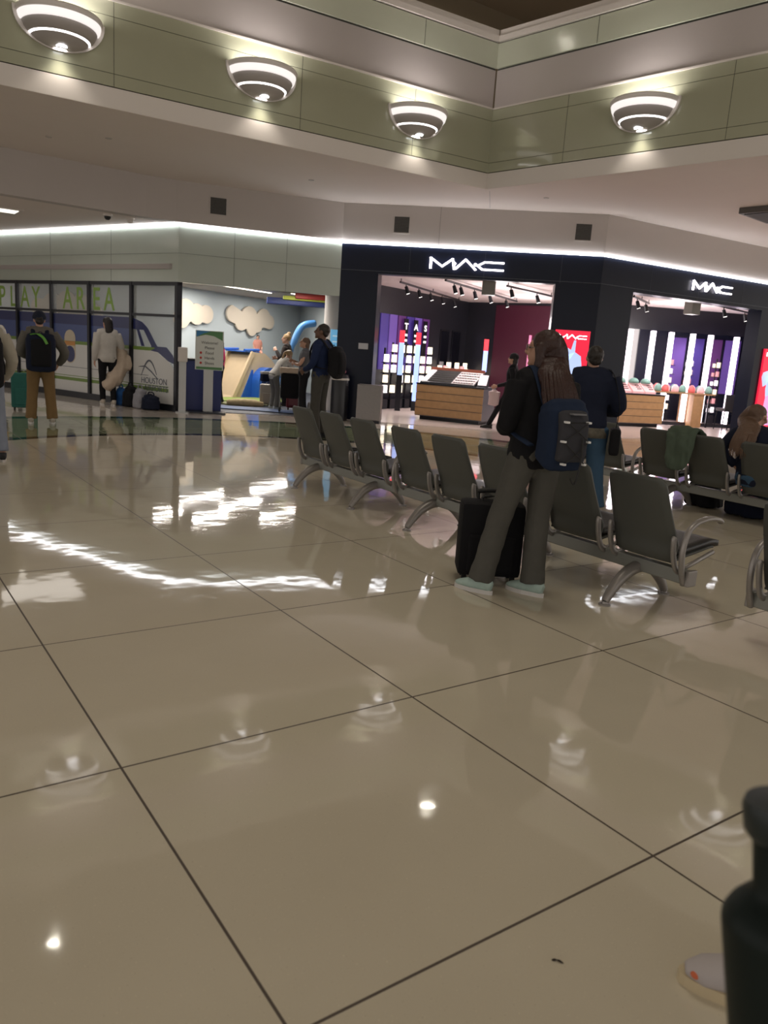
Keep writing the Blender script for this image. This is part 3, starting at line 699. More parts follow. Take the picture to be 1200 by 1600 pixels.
bm = bmesh.new(); hexa(bm, [(-.14, -.10, .045), (.14, -.10, .045), (.14, .11, .285), (-.14, .11, .285), (-.14, -.105, .055), (.14, -.105, .055), (.14, .105, .295), (-.14, .105, .295)]); obj('screen', bm, mat('tablet_glow', (.7, .6, .62), .4, emit=(1, .85, .88), es=.6), r)
for i, (sx, sy) in enumerate(((-.45, .42), (-.2, .42), (.05, .42))):
    bm = bmesh.new(); lathe(bm, [(0, 0), (.055, 0), (.055, .30), (.03, .32), (.03, .37), (0, .37)], seg=14)
    o = obj('lotion_bottle', bm, prod[i % 2], smooth=False); p = Matrix.Rotation(FK.rz(), 4, 'Z') @ Vector((sx, sy, 0)); o.location = (mid[0]+p.x, mid[1]+p.y, .827)
    tag(o, ['glowing cream bottle at the back of the oak counter, left', 'glowing white bottle at the back of the oak counter, middle', 'glowing cream bottle at the back of the oak counter, right'][i], 'bottle', 'glowing bottles on the oak counter')
# right counter
Q0 = (15.95, 12.95); Q1 = (17.55, 12.55); FC = Fr(Q0, Q1); mid2 = FC(FC.L/2, .007, -.4)
counter(mid2, FC.rz(), FC.L, .8, .84, 'oak slatted counter with pink displays behind the right shop window')
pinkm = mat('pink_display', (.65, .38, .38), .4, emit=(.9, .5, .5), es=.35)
for i, x in enumerate((-.35, .05, .42)):
    r = root('compact_display', ['pink sloped compact display on the right counter, left', 'pink sloped compact display on the right counter, middle', 'pink sloped compact display on the right counter, right end'][i], 'display box', mid2 + Matrix.Rotation(FC.rz(), 4, 'Z') @ Vector((x, -.15, .84)), FC.rz(), 'pink displays on the right counter')
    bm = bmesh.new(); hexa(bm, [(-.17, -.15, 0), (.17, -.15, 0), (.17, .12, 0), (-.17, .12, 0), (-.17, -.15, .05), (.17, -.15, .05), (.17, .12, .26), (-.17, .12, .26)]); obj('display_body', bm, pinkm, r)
    for k in range(3):
        y = -.08+k*.055; z = .05+(y+.15)/.27*.21
        bm = bmesh.new(); add_box(bm, (0, y, z+.0), (.13, y+.02, z+.022)); obj('compact_slot', bm, panm[0], r)
    bm = bmesh.new(); lathe(bm, [(0, 0), (.13, .0), (.12, .07), (.07, .12), (0, .135)], (0, .1, .25), 18); obj('mint_dome', bm, mat('mint', (.22, .42, .36), .5), r, smooth=True)
for i in range(5):
    bm = bmesh.new(); ell(bm, (0, 0, .05), (.07, .06, .05), 10)
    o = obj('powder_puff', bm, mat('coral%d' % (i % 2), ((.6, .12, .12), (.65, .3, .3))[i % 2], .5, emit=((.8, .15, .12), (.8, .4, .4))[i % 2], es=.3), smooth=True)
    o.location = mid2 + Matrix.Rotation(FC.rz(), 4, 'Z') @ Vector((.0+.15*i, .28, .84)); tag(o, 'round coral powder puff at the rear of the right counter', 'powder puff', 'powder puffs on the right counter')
# mirror wall with six light bars
bm = bmesh.new(); FQ.box(bm, .02, 3.35, .10, 2.50, .0, .02); o = obj('wall_mirror', bm, mat('mirror', (.80, .76, .80), .04, metal=1)); tag(setloc(o, FQ(1.7, .1)), 'wide wall mirror behind the vertical light bars', 'mirror')
bars = ['leftmost', 'second from left', 'third from left', 'fourth from left', 'fifth from left', 'rightmost']
for i, s in enumerate((.10, .74, 1.26, 1.88, 2.40, 3.16)):
    bm = bmesh.new(); FQ.box(bm, s-.045, s+.045, .12, 2.48, .02, .09); o = obj('light_bar', bm, M_['barled'])
    tag(setloc(o, FQ(s, .12, .05)), 'tall vertical white light bar on the mirror wall, %s' % bars[i], 'light bar', 'vertical light bars on the mirror')
r = root('makeup_ledge', 'narrow make-up ledge with red and pink goods in front of the mirror', 'shelf', FQ(1.2, 0, .35))
bm = bmesh.new(); FQ.box(bm, .3, 2.55, .88, .92, .10, .42); obj('ledge', bm, mat('ledge_oak', (.38, .22, .11), .5), r, shift=r.location)
bm = bmesh.new(); FQ.box(bm, 1.95, 2.25, .007, .88, .14, .4); obj('drawer_block', bm, M_['wood'], r, shift=r.location)
for s in (.35, 2.5):
    bm = bmesh.new(); FQ.box(bm, s-.02, s+.02, .007, .88, .2, .24); obj('leg', bm, M_['blackmetal'], r, shift=r.location)
for i, s in enumerate((.5, .72, .95, 1.16, 1.45, 1.66, 1.92, 2.2, 2.42)):
    bm = bmesh.new(); lathe(bm, [(0, 0), (.09, 0), (.10, .05), (.085, .14), (.03, .2), (0, .2)], seg=14)
    o = obj('gift_tin', bm, [MATS['coral0'] if 'coral0' in MATS else pinkm, pinkm, mat('mint', (.22, .42, .36), .5)][i % 3], smooth=True); o.location = FQ(s, .92, .26)
    tag(o, ['red', 'pink', 'mint green'][i % 3] + ' round tin on the make-up ledge in front of the mirror', 'tin', ['red', 'pink', 'mint'][i % 3] + ' tins on the make-up ledge')
# make-up chair
r = root('makeup_chair', 'tall black make-up chair standing in front of the mirror', 'chair', FQ(2.75, .007, .75), FQ.rz())
bm = bmesh.new(); add_box(bm, (-.22, -.22, .50), (.22, .22, .58), .03); obj('seat', bm, M_['seatpad'], r)
bm = bmesh.new(); add_box(bm, (-.22, -.24, .50), (.22, -.19, .95), .02); obj('backrest', bm, M_['seatpad'], r)
for sx in (-1, 1):
    for sy in (-1, 1):
        bm = bmesh.new(); tube(bm, [(.18*sx, .18*sy, .52), (.2*sx, .2*sy, 0)], .014, 8); obj('leg', bm, M_['blackmetal'], r)
# amber light bar behind the first pillar
bm = bmesh.new(); FT.box(bm, 3.55, 3.63, 1.6, 2.85, .05, .08); o = obj('light_bar', bm, mat('amber_bar', (1, .5, .15), .5, emit=(1, .45, .15), es=2)); tag(setloc(o, FT(3.6, 1.6)), 'slim amber light bar beside the maroon panel', 'light bar')
bm = bmesh.new(); FT.box(bm, 2.2, 2.27, 1.3, 2.2, .05, .08); o = obj('light_bar', bm, mat('pink_bar', (.7, .2, .4), .5, emit=(.8, .25, .4), es=.7)); tag(setloc(o, FT(2.2, 1.3)), 'slim pink light bar in front of the maroon panel', 'light bar')
# track lights
def track(a, b, spots, label, z=3.1):
    f = Fr(a, b); r = root('track_light', label, 'track light', (a[0], a[1], z), f.rz())
    bm = bmesh.new(); add_box(bm, (0, -.02, -.10), (f.L, .02, -.06)); obj('track', bm, M_['blackmetal'], r)
    bm = bmesh.new()
    for s in (.05, f.L*.5, f.L-.05): add_box(bm, (s-.008, -.008, -.07), (s+.008, .008, 0))
    obj('hanger', bm, M_['blackmetal'], r)
    for s in spots:
        bm = bmesh.new(); tube(bm, [(s, 0, -.10), (s, 0, -.16)], .012, 8); tube(bm, [(s, 0, -.14), (s+.02, -.05, -.30)], [.038, .048], 12)
        h = obj('spot_head', bm, M_['blackmetal'], r)
        bm = bmesh.new(); tube(bm, [(s+.02, -.05, -.300), (s+.0205, -.0512, -.304)], .04, 12); obj('lens', bm, mat('spot_lens', (1, 1, 1), .4, emit=(1, .93, .88), es=4), h)
track((10.6, 14.9), (14.6, 17.6), (.4, 1.3, 2.2, 3.2, 4.3), 'black ceiling track with spots at the left of the shop')
track((10.7, 13.4), (15.2, 15.9), (.5, .9, 1.8, 2.9, 4.2), 'black ceiling track with spots over the oak counter')
track((12.0, 12.9), (16.3, 14.4), (.2, 1.5, 2.8, 3.8), 'black ceiling track with spots near the middle pillar')
track((14.6, 11.6), (16.2, 12.4), (.4, 1.4), 'short black ceiling track above the right shop window')
track((16.8, 11.0), (19.6, 11.6), (.5, 1.9), 'black ceiling track at the right end of the shop')
for i, (x, y) in enumerate(((11.35, 12.75), (16.2, 11.2))):
    r = root('ceiling_speaker', ['grey square speaker box hanging inside the left shop opening', 'pale square speaker box hanging inside the right shop window'][i], 'speaker', (x, y, 3.1), FM.rz() if i == 0 else FR.rz())
    bm = bmesh.new(); add_box(bm, (-.14, -.12, -.34), (.14, .12, -.04), .01); obj('box', bm, mat('speaker_grey', (.22, .22, .2), .5), r)
    bm = bmesh.new(); add_box(bm, (-.03, -.03, -.05), (.03, .03, 0)); obj('bracket', bm, M_['blackmetal'], r)

# ---------------------------------------------------------------- sconces
def sconce_proto():
    r = root('wall_sconce', '', 'wall lamp')
    wh = mat('sconce_white', (.74, .70, .68), .45); gl = mat('sconce_glow', (1, 1, 1), .5, emit=(1, .95, .93), es=4.2)
    gl2 = mat('sconce_soft_glow', (.8, .76, .74), .5, emit=(1, .94, .92), es=.75)
    gr = mat('sconce_grey', (.40, .37, .36), .5)
    # wall is the plane y=0, viewer side is -y ; half revolved
    def half(name, prof, m, par=r, sm=True):
        bm = bmesh.new(); lathe(bm, prof, seg=28, a0=PI, a1=2*PI); bm.normal_update(); return obj(name, bm, m, par, smooth=sm)
    half('rim_band', [(.47, .20), (.50, .20), (.513, .18), (.505, .15), (.49, .13), (.47, .16)], wh)
    half('rim_glow', [(.49, .145), (.492, .12), (.478, .07), (.46, .045), (.44, .05)], gl2)
    half('upper_glow', [(.44, .20), (.462, .08), (.44, .05), (.41, .045)], gl)
    half('middle_band', [(.44, .055), (.445, .04), (.415, -.02), (.38, -.065), (.35, -.07), (.36, -.03)], gr)
    half('lower_glow', [(.40, .05), (.375, -.055), (.345, -.085), (.30, -.088)], gl)
    half('bottom_bowl', [(.345, -.075), (.335, -.095), (.27, -.145), (.17, -.18), (.09, -.19), (.09, -.18), (.2, -.15), (.3, -.09)], gr)
    half('lamp_tray', [(.40, .10), (.0, .10)], mat('sconce_uplight', (1, 1, 1), .5, emit=(1, .93, .88), es=17), sm=False)
    bm = bmesh.new(); lathe(bm, [(0, -.186), (.065, -.186), (.065, -.178), (0, -.178)], (0, -.13, 0), 18); obj('lamp_lens', bm, mat('sconce_lens', (1, 1, 1), .4, emit=(.93, .95, 1), es=7), r)
    bm = bmesh.new(); pts = []
    for k in range(25):
        t = PI*k/24; pts.append((.54*math.cos(t), -.0, .20 - .41*math.sin(t)**.9 if 0 < t < PI else .20))
    prism(bm, [(x, 0, z) for x, y, z in pts], (0, -1, 0), .03); obj('back_plate', bm, wh, r)
    return r
sp_ = sconce_proto(); first = True
SCN = [(F1, Fr, 6.0, 'wall sconce out of the picture to the left on the atrium wall')]
def s_of(f, x, y): return (Vector((x, y, 0)) - f.P).dot(f.x)
lst = [(F1, s_of(F1, 2.55, 11.2), 'stepped white half bowl sconce, leftmost on the green atrium fascia'),
       (F1, s_of(F1, 5.25, 11.1), 'stepped white half bowl sconce, second from left on the green atrium fascia'),
       (F1, s_of(F1, 7.92, 11.0), 'stepped white half bowl sconce nearest the atrium corner on its left side'),
       (F2, 2.85, 'stepped white half bowl sconce to the right of the atrium corner'),
       (F2, 5.5, 'stepped white half bowl sconce beyond the right edge, next after the corner one')]
for i, (f, s, lab) in enumerate(lst):
    o = sp_ if i == 0 else copy_tree(sp_)
    o.location = f(s, 5.07, 0.0); o.rotation_euler.z = f.rz(); o['label'] = lab; o['group'] = 'sconces on the atrium fascia'
    pass
    l = bpy.data.lights.new('sconce_down', 'SPOT'); l.energy = 14; l.spot_size = 1.9; l.spot_blend = .6; l.color = (1, .92, .8); l.shadow_soft_size = .08
    lo = bpy.data.objects.new('sconce_down', l); COL.objects.link(lo); lo.location = f(s, 4.86, .13)
# vents on bulkhead
def vent(f, s, z, label, w_=.30, h_=.30):
    r = root('air_vent', label, 'air vent', f(s, z, 0), f.rz(), 'square vents on the bulkhead')
    bm = bmesh.new()
    for (x0, x1, z0, z1) in ((-w_/2-.02, w_/2+.02, h_/2, h_/2+.02), (-w_/2-.02, w_/2+.02, -h_/2-.02, -h_/2), (-w_/2-.02, -w_/2, -h_/2, h_/2), (w_/2, w_/2+.02, -h_/2, h_/2)): add_box(bm, (x0, -.015, z0), (x1, 0, z1))
    obj('vent_frame', bm, MATS['bulkhead_paint'], r)
    bm = bmesh.new(); add_box(bm, (-w_/2, -.004, -h_/2), (w_/2, -.001, h_/2)); obj('backing', bm, M_['groove'], r)
    bm = bmesh.new()
    for k in range(11):
        z_ = -h_/2+.012+k*h_/11; add_box(bm, (-w_/2, -.012, z_), (w_/2, -.003, z_+.010))
    obj('grille', bm, mat('vent_grey', (.11, .10, .095), .5), r)
fb1 = Fr(BK[4], BK[5]); fb2 = FM
def s_on(f, x, y): return (Vector((x, y, 0)) - f.P).dot(f.x)
vent(Fr(BK[3], BK[4]), s_on(Fr(BK[3], BK[4]), 6.2, 14.87), 3.96, 'square grey air vent on the bulkhead above the play area')
vent(FM, s_on(FM, 9.48, 13.41), 3.96, 'square grey air vent on the bulkhead above the left shop sign')
vent(FM, s_on(FM, 12.1, 11.0), 3.985, 'square grey air vent on the bulkhead near the shop corner')
# dome cameras
for i, (x, y) in enumerate(((4.32, 15.56), (4.75, 15.6))):
    r = root('dome_camera', ['black dome security camera under the low left ceiling', 'small pale ceiling sensor beside the black dome camera'][i], 'security camera', (x, y, 3.605))
    bm = bmesh.new(); lathe(bm, [(0, 0), (.085, 0), (.085, -.03), (.07, -.04), (0, -.04)], seg=20); obj('base', bm, M_['white'], r)
    bm = bmesh.new(); lathe(bm, [(.06, -.04), (.055, -.075), (.03, -.10), (0, -.105)], seg=16); obj('dome', bm, M_['rubber'] if i == 0 else M_['white'], r, smooth=True)
# ceiling panel light far left
r = root('panel_light', 'recessed square panel light in the low left ceiling', 'ceiling light', (2.6, 17.2, 3.605))
bm = bmesh.new(); add_box(bm, (-.5, -.5, -.02), (.5, .5, 0)); obj('frame', bm, M_['white'], r)
bm = bmesh.new(); add_box(bm, (-.42, -.42, -.03), (.42, -.0, -.02)); obj('diffuser', bm, mat('panel_glow', (1, 1, 1), .4, emit=(1, .92, .8), es=1.6), r)
for i, (x, y) in enumerate(((3.6, 12.9), (2.9, 13.6), (7.1, 12.9), (10.6, 10.6))):
    bm = bmesh.new(); lathe(bm, [(0, 0), (.05, 0), (.05, -.008), (0, -.008)], seg=14); o = obj('sprinkler_cover', bm, M_['bulk']); o.location = (x, y, 4.33)
    tag(o, ['small round sprinkler cover on the soffit below the second sconce', 'small round sprinkler cover on the soffit at far left', 'small round sprinkler cover on the soffit left of the corner', 'small round sprinkler cover on the soffit right of the corner'][i], 'sprinkler cover')
r = root('ceiling_diffuser', 'dark square ceiling fixture at the right edge of the soffit', 'ceiling fixture', (13.75, 7.95, 4.33), .1)
bm = bmesh.new(); add_box(bm, (-.55, -.55, -.10), (.55, .55, 0), .01); obj('housing', bm, mat('diffuser_grey', (.12, .11, .10), .5, metal=.4), r)
bm = bmesh.new(); add_box(bm, (-.48, -.48, -.11), (.48, .48, -.10)); obj('grille', bm, M_['groove'], r)
# high atrium downlights (seen mirrored in the floor)
for i, (fx, fy) in enumerate(((.36, 1.77), (1.53, 1.79), (3.64, 2.01))):
    k = (9.18+CAM_H)/CAM_H; x, y = fx*k, fy*k
    r = root('atrium_downlight', 'round downlight in the high dark atrium ceiling, %s' % ['left', 'middle', 'right'][i], 'ceiling light', (x, y, 9.2), 0, 'atrium downlights')
    bm = bmesh.new(); lathe(bm, [(0, 0), (.16, 0), (.16, -.04), (.12, -.04), (.12, -.01), (0, -.01)], seg=20); obj('housing', bm, M_['white'], r)
    bm = bmesh.new(); lathe(bm, [(0, -.012), (.11, -.012), (.11, -.02), (0, -.02)], seg=20); obj('lens', bm, mat('down_lens', (1, 1, 1), .4, emit=(1, .95, .8), es=110), r)


# ---------------------------------------------------------------- tandem seating
def seat_profile():   # side profile (x forward, z): back top -> lumbar -> seat -> front edge (root x = beam centre)
    return [(-.25, .84), (-.20, .70), (-.13, .54), (-.085, .44), (-.075, .36), (-.05, .315)]
def back_mesh():
    bm = bmesh.new(); P = smooth_pts([(x, 0, z) for x, z in seat_profile()], 4); n = len(P)
    def half(t):           # half width by height fraction 0 top .. 1 bottom
        w0 = .205 + .03*min(1, t/.6) if t < .6 else .235 - .03*(t-.6)/.4
        if t < .08: w0 -= .035*(1-t/.08)**2
        return w0
    rows = []
    for i, p in enumerate(P):
        t = i/(n-1); tan = (P[min(i+1, n-1)]-P[max(i-1, 0)]).normalized(); nn = Vector((tan.z, 0, -tan.x)); nn = nn if nn.x > 0 else -nn
        hw = half(t); r = []
        for k in range(9):
            u = -1+2*k/8; bow = .018*(1-u*u)
            r.append((Vector((p.x-bow, u*hw, p.z)), Vector((p.x-bow, u*hw, p.z)) + nn*.014))
        rows.append(r)
    A = [[bm.verts.new(a) for a, b in r] for r in rows]; Bv = [[bm.verts.new(b) for a, b in r] for r in rows]
    for i in range(n-1):
        for k in range(8):
            bm.faces.new((A[i][k], A[i][k+1], A[i+1][k+1], A[i+1][k])); bm.faces.new((Bv[i][k+1], Bv[i][k], Bv[i+1][k], Bv[i+1][k+1]))
        bm.faces.new((A[i][0], A[i+1][0], Bv[i+1][0], Bv[i][0])); bm.faces.new((A[i][8], Bv[i][8], Bv[i+1][8], A[i+1][8]))
    for k in range(8):
        bm.faces.new((A[0][k+1], A[0][k], Bv[0][k], Bv[0][k+1])); bm.faces.new((A[-1][k], A[-1][k+1], Bv[-1][k+1], Bv[-1][k]))
    return to_mesh(bm, 'seat_back', True)
def sheet(P, hw, th, m=8, front=None):
    bm = bmesh.new(); n = len(P); A = []; Bv = []
    for i, p in enumerate(P):
        t = i/(n-1); w_ = hw(t)
        A.append([bm.verts.new((p[0], (-1+2*k/m)*w_, p[2])) for k in range(m+1)]); Bv.append([bm.verts.new((p[0], (-1+2*k/m)*w_, p[2]+th)) for k in range(m+1)])
    for i in range(n-1):
        for k in range(m):
            bm.faces.new((A[i][k+1], A[i][k], A[i+1][k], A[i+1][k+1])); bm.faces.new((Bv[i][k], Bv[i][k+1], Bv[i+1][k+1], Bv[i+1][k]))
        bm.faces.new((A[i][0], Bv[i][0], Bv[i+1][0], A[i+1][0])); bm.faces.new((A[i][m], A[i+1][m], Bv[i+1][m], Bv[i][m]))
    for k in range(m):
        bm.faces.new((A[0][k], A[0][k+1], Bv[0][k+1], Bv[0][k])); bm.faces.new((A[-1][k+1], A[-1][k], Bv[-1][k], Bv[-1][k+1]))
    return bm
BACKM = back_mesh()
PADM = to_mesh(sheet(smooth_pts([(-.04, 0, .37), (.05, 0, .375), (.18, 0, .39), (.30, 0, .405), (.38, 0, .395), (.41, 0, .375)], 4), lambda t: .215 - .05*max(0, t-.8)/.2, .035), 'seat_pad', True)
SHELLM = to_mesh(sheet(smooth_pts([(-.07, 0, .33), (0, 0, .345), (.18, 0, .37), (.30, 0, .387), (.39, 0, .372)], 4), lambda t: .22 - .05*max(0, t-.8)/.2, .012), 'seat_shell', True)
def mesh_part(name, me, m, parent, loc=(0, 0, 0)):
    me = me if me.users == 0 or True else me
    if not me.materials: me.materials.append(m)
    o = bpy.data.objects.new(name, me); COL.objects.link(o); o.parent = parent; o.location = loc; return o
def leg_mesh():
    bm = bmesh.new()
    P = smooth_pts([(-.30, 0, .025), (-.255, 0, .085), (-.17, 0, .165), (-.06, 0, .215), (.05, 0, .218), (.17, 0, .17), (.255, 0, .09), (.30, 0, .025)], 4)
    n = len(P); tube(bm, P, [(.023+.012*math.sin(PI*i/(n-1)), .021+.017*math.sin(PI*i/(n-1))) for i in range(n)], 12, Vector((0, 1, 0)), sq=3)
    for sx in (-1, 1): lathe(bm, [(0, .026), (.018, .026), (.022, .012), (.038, .010), (.038, 0), (0, 0)], (.30*sx, 0, 0), 16)
    return to_mesh(bm, 'bench_leg', True)
LEGM = leg_mesh(); LEGM.set_sharp_from_angle(angle=.9)
def clip_mesh():   # small side bracket hugging the shell
    bm = bmesh.new(); tube(bm, smooth_pts([(-.03, 0, .27), (-.075, 0, .30), (-.112, 0, .38), (-.128, 0, .47), (-.122, 0, .495)], 4), [(.012, .02)]*16 + [(.010, .014)], 10, Vector((0, 1, 0)), sq=3)
    tube(bm, [(-.04, 0, .275), (.10, 0, .31), (.30, 0, .365)], [(.012, .016)]*3, 8, Vector((0, 1, 0)))
    return to_mesh(bm, 'seat_bracket', True)
CLIPM = clip_mesh()
def arm_mesh():
    bm = bmesh.new(); tube(bm, smooth_pts([(-.03, 0, .20), (-.065, 0, .28), (-.085, 0, .38), (-.078, 0, .47), (-.04, 0, .545), (.05, 0, .588), (.15, 0, .598), (.24, 0, .585), (.275, 0, .565)], 4), [(.017, .017)]*20 + [(.022, .014)]*12 + [(.012, .008)], 12, Vector((0, 1, 0)), sq=2.6)
    return to_mesh(bm, 'armrest', True)
ARMM = arm_mesh()
def bench(label, loc, rz, seats, legs, arms, y0, y1, group='grey tandem seating rows'):
    r = root('tandem_bench', label, 'bench', loc, rz, group)
    bm = bmesh.new(); add_box(bm, (-.035, y0, .20), (.035, y1, .285), .008); obj('beam', bm, M_['beam'], r)
    for y in (y0, y1):
        bm = bmesh.new(); add_box(bm, (-.042, y-.014, .193), (.042, y+.014, .292), .006); obj('end_cap', bm, M_['alu'], r)
    for y in seats:
        mesh_part('backrest', BACKM, M_['seatback'], r, (0, y, 0)); mesh_part('seat_shell', SHELLM, M_['seatback'], r, (0, y, 0)); mesh_part('seat_pad', PADM, M_['seatpad'], r, (0, y, 0))
        for sy in (-.235, .235): mesh_part('seat_bracket', CLIPM, M_['alu'], r, (0, y+sy, 0))
    for y in legs: mesh_part('leg', LEGM, M_['alu'], r, (0, y, 0))
    for y in arms: mesh_part('armrest', ARMM, M_['alu'], r, (0, y, 0))
    return r
Y1 = [7.12, 6.55, 5.98, 5.31, 4.74, 4.17, 3.50, 2.93]
bench('long grey tandem bench nearest the camera with the standing woman behind it', (4.17, 5.0, 0), 0, [y-5.0 for y in Y1], [2.09, .99, .10, -.95, -2.0], [.645, -1.165, -2.345], -2.37, 2.45)
bench('grey tandem bench cut off by the right edge of the picture', (4.17, 1.2, 0), 0, [.72, .14, -.44], [.35, -.85], [1.02], -.9, 1.04)
Y2 = [6.55, 5.93, 5.22, 4.63, 4.03, 3.35, 2.75]
bench('second row of grey tandem seats behind, with a green jacket over one seat', (7.46, 4.9, 0), 0, [y-4.9 for y in Y2], [1.4, .15, -1.1, -2.2], [.68, -1.2], -2.6, 2.1)

# ---------------------------------------------------------------- people
def R3(yaw=0, pitch=0, roll=0): return Matrix.Rotation(yaw, 3, 'Z') @ Matrix.Rotation(pitch, 3, 'X') @ Matrix.Rotation(roll, 3, 'Y')
def hand(bm, wr, d, side, k=1., curl=.5, palm_n=None):
    """palm + 5 fingers; d = forearm direction; side=-1 left, 1 right"""
    d = Vector(d).normalized(); n = Vector(palm_n) if palm_n else Vector((-side, .15, 0)); n = (n - d*n.dot(d)).normalized(); a = d.cross(n).normalized()
    if a.y < 0 and abs(a.y) > .3: a = -a    # thumb side forward
    wr = Vector(wr)
    tube(bm, [wr-d*.02*k, wr+d*.03*k, wr+d*.09*k, wr+d*.10*k], [(.020*k, .020*k), (.034*k, .017*k), (.040*k, .014*k), (.034*k, .011*k)], 10, a)
    for j, (off, L) in enumerate(((.031, .070), (.0105, .080), (-.0105, .073), (-.031, .058))):
        p = wr + d*.088*k + a*off*k; c1 = (d*math.cos(curl*.5)+n*math.sin(curl*.5)).normalized(); c2 = (d*math.cos(curl*1.3)+n*math.sin(curl*1.3)).normalized(); c3 = (d*math.cos(curl*2)+n*math.sin(curl*2)).normalized()
        spread = a*off*.25*k
        q1 = p + c1*L*.42*k + spread; q2 = q1 + c2*L*.33*k; q3 = q2 + c3*L*.25*k
        tube(bm, [p-d*.015*k, q1, q2, q3], [.0095*k, .0088*k, .008*k, .0062*k], 8, a)
    t0 = wr + d*.025*k + a*.026*k; t1 = t0 + (a*.7+d*.7+n*.25).normalized()*.038*k; t2 = t1 + (a*.25+d*.9+n*.35).normalized()*.032*k; t3 = t2 + (d*.95+n*.45).normalized()*.022*k
    tube(bm, [t0-a*.012*k, t1, t2, t3], [.013*k, .0115*k, .010*k, .007*k], 8, n)
DEF = dict(pel=(0, 0, .93), wai=(0, 0, 1.08), che=(0, .0, 1.27), neb=(0, -.01, 1.42), net=(0, .005, 1.50), head=(0, .02, 1.585),
           hipL=(-.09, 0, .90), kneL=(-.10, .02, .49), ankL=(-.11, -.02, .09), hipR=(.09, 0, .90), kneR=(.10, .02, .49), ankR=(.11, -.02, .09),
           shoL=(-.175, -.01, 1.385), elbL=(-.225, -.04, 1.11), wriL=(-.23, .05, .87), shoR=(.175, -.01, 1.385), elbR=(.225, -.04, 1.11), wriR=(.23, .05, .87))
def person(label, loc, rz, H=1.7, pose={}, head=(0, 0, 0), top=None, sleeve=1.0, pants=None, hemz=None, shoe=None, hair=None, hairtype='short', skin=None, voxel=.012, build=1.0,
           pantw=1.0, topw=1.0, tophem=.90, toes=(0, 0), sole=None, hat=None, face=False, barelegs=False, curl=.5, topname='jacket', glasses=False):
    k = H/1.70; J = {a: Vector(b)*k for a, b in {**DEF, **pose}.items()}
    r = root('person', label, 'person', loc, rz); skin = skin or M_['skin']
    side = (J['shoR']-J['shoL']).normalized(); hs = (J['hipR']-J['hipL']).normalized()
    HM = R3(*head)
    bm = bmesh.new()
    def torso(bm, e, upto=True, low=-.06):
        b_ = build
        spine = [J['pel'] + Vector((0, 0, low))*k, J['pel'], J['wai'], J['wai'].lerp(J['che'], .5), J['che'], J['che'].lerp(J['neb'], .65), J['neb']]
        rad = [(.13, .09), (.160, .112), (.138, .098), (.150, .105), (.165, .112), (.150, .095), (.075, .065)]
        tube(bm, smooth_pts(spine, 3), [tuple((x*b_*k + e) for x in (rad[min(i//3, 6)][0]*(1-(i % 3)/3) + rad[min(i//3+1, 6)][0]*((i % 3)/3), rad[min(i//3, 6)][1]*(1-(i % 3)/3) + rad[min(i//3+1, 6)][1]*((i % 3)/3))) for i in range(19)], 20, side, sq=2.3)
        x_ = (e*1.3 - .012)
        tube(bm, [J['shoL']-side*x_, J['shoL']-side*(x_-.02), J['neb'].lerp(J['shoL'], .5)+Vector((0, 0, .005)), J['neb'].lerp(J['shoR'], .5)+Vector((0, 0, .005)), J['shoR']+side*(x_-.02), J['shoR']+side*x_], [(.045*k*b_+e)]+[(.057*k*b_+e*1.25)]*4+[(.045*k*b_+e)], 12, Vector((0, 1, 0)))
    torso(bm, 0)
    tube(bm, [J['neb']-Vector((0, 0, .03))*k, J['neb'].lerp(J['net'], .6), J['net'], J['head']], [(.062*k), .053*k, .053*k, .05*k], 14, side)
    for s_, L_ in ((-1, 'L'), (1, 'R')):
        tube(bm, smooth_pts([J['sho'+L_], J['elb'+L_], J['wri'+L_]], 4), [a*k for a in (.050, .049, .046, .042, .038, .038, .035, .030, .025)], 12, Vector((0, 1, .2)))
        hand(bm, J['wri'+L_], J['wri'+L_]-J['elb'+L_], s_, k, curl)
        tube(bm, smooth_pts([J['hip'+L_], J['kne'+L_], J['ank'+L_]], 4), [a*k*build for a in (.085, .080, .072, .062, .054, .055, .052, .042, .036)], 14, hs)
        a_ = J['ank'+L_]; tq = toes[0 if L_ == 'L' else 1]; fd = Vector((-math.sin(tq), math.cos(tq), 0))
        tube(bm, [a_-fd*.04*k-Vector((0, 0, .045*k)), a_+fd*.05*k-Vector((0, 0, .045*k)), a_+fd*.14*k-Vector((0, 0, .06*k))], [(.030*k, .035*k), (.038*k, .032*k), (.036*k, .016*k)], 10, fd.cross(Vector((0, 0, 1))))
    # head
    hc = J['head']
    def hp(x, y, z): return hc + HM @ Vector((x, y, z))*k
    ell(bm, hp(0, -.012, .028), (.076*k, .094*k, .088*k), 20, HM); ell(bm, hp(0, .022, -.035), (.058*k, .066*k, .075*k), 18, HM)
    tube(bm, [hp(0, .085, .018), hp(0, .098, -.005), hp(0, .108, -.022), hp(0, .092, -.032)], [.009*k, .012*k, .015*k, .010*k], 8, HM @ Vector((1, 0, 0)))
    ell(bm, hp(0, .082, -.058), (.024*k, .012*k, .009*k), 10, HM); ell(bm, hp(0, .070, -.092), (.026*k, .02*k, .018*k), 10, HM); ell(bm, hp(0, .078, .032), (.05*k, .014*k, .010*k), 10, HM)
    for s_ in (-1, 1): ell(bm, hp(.076*s_, -.005, -.005), (.010*k, .020*k, .032*k), 10, HM)
    me = remesh(bm, min(voxel, .010), 2); obj('body', me, skin, r)
    if face:
        for s_ in (-1, 1):
            bm = bmesh.new(); ell(bm, hp(.031*s_, .083, .006), (.013*k, .006*k, .007*k), 8, HM); obj('eye', bm, M_['eye'], r, smooth=True)
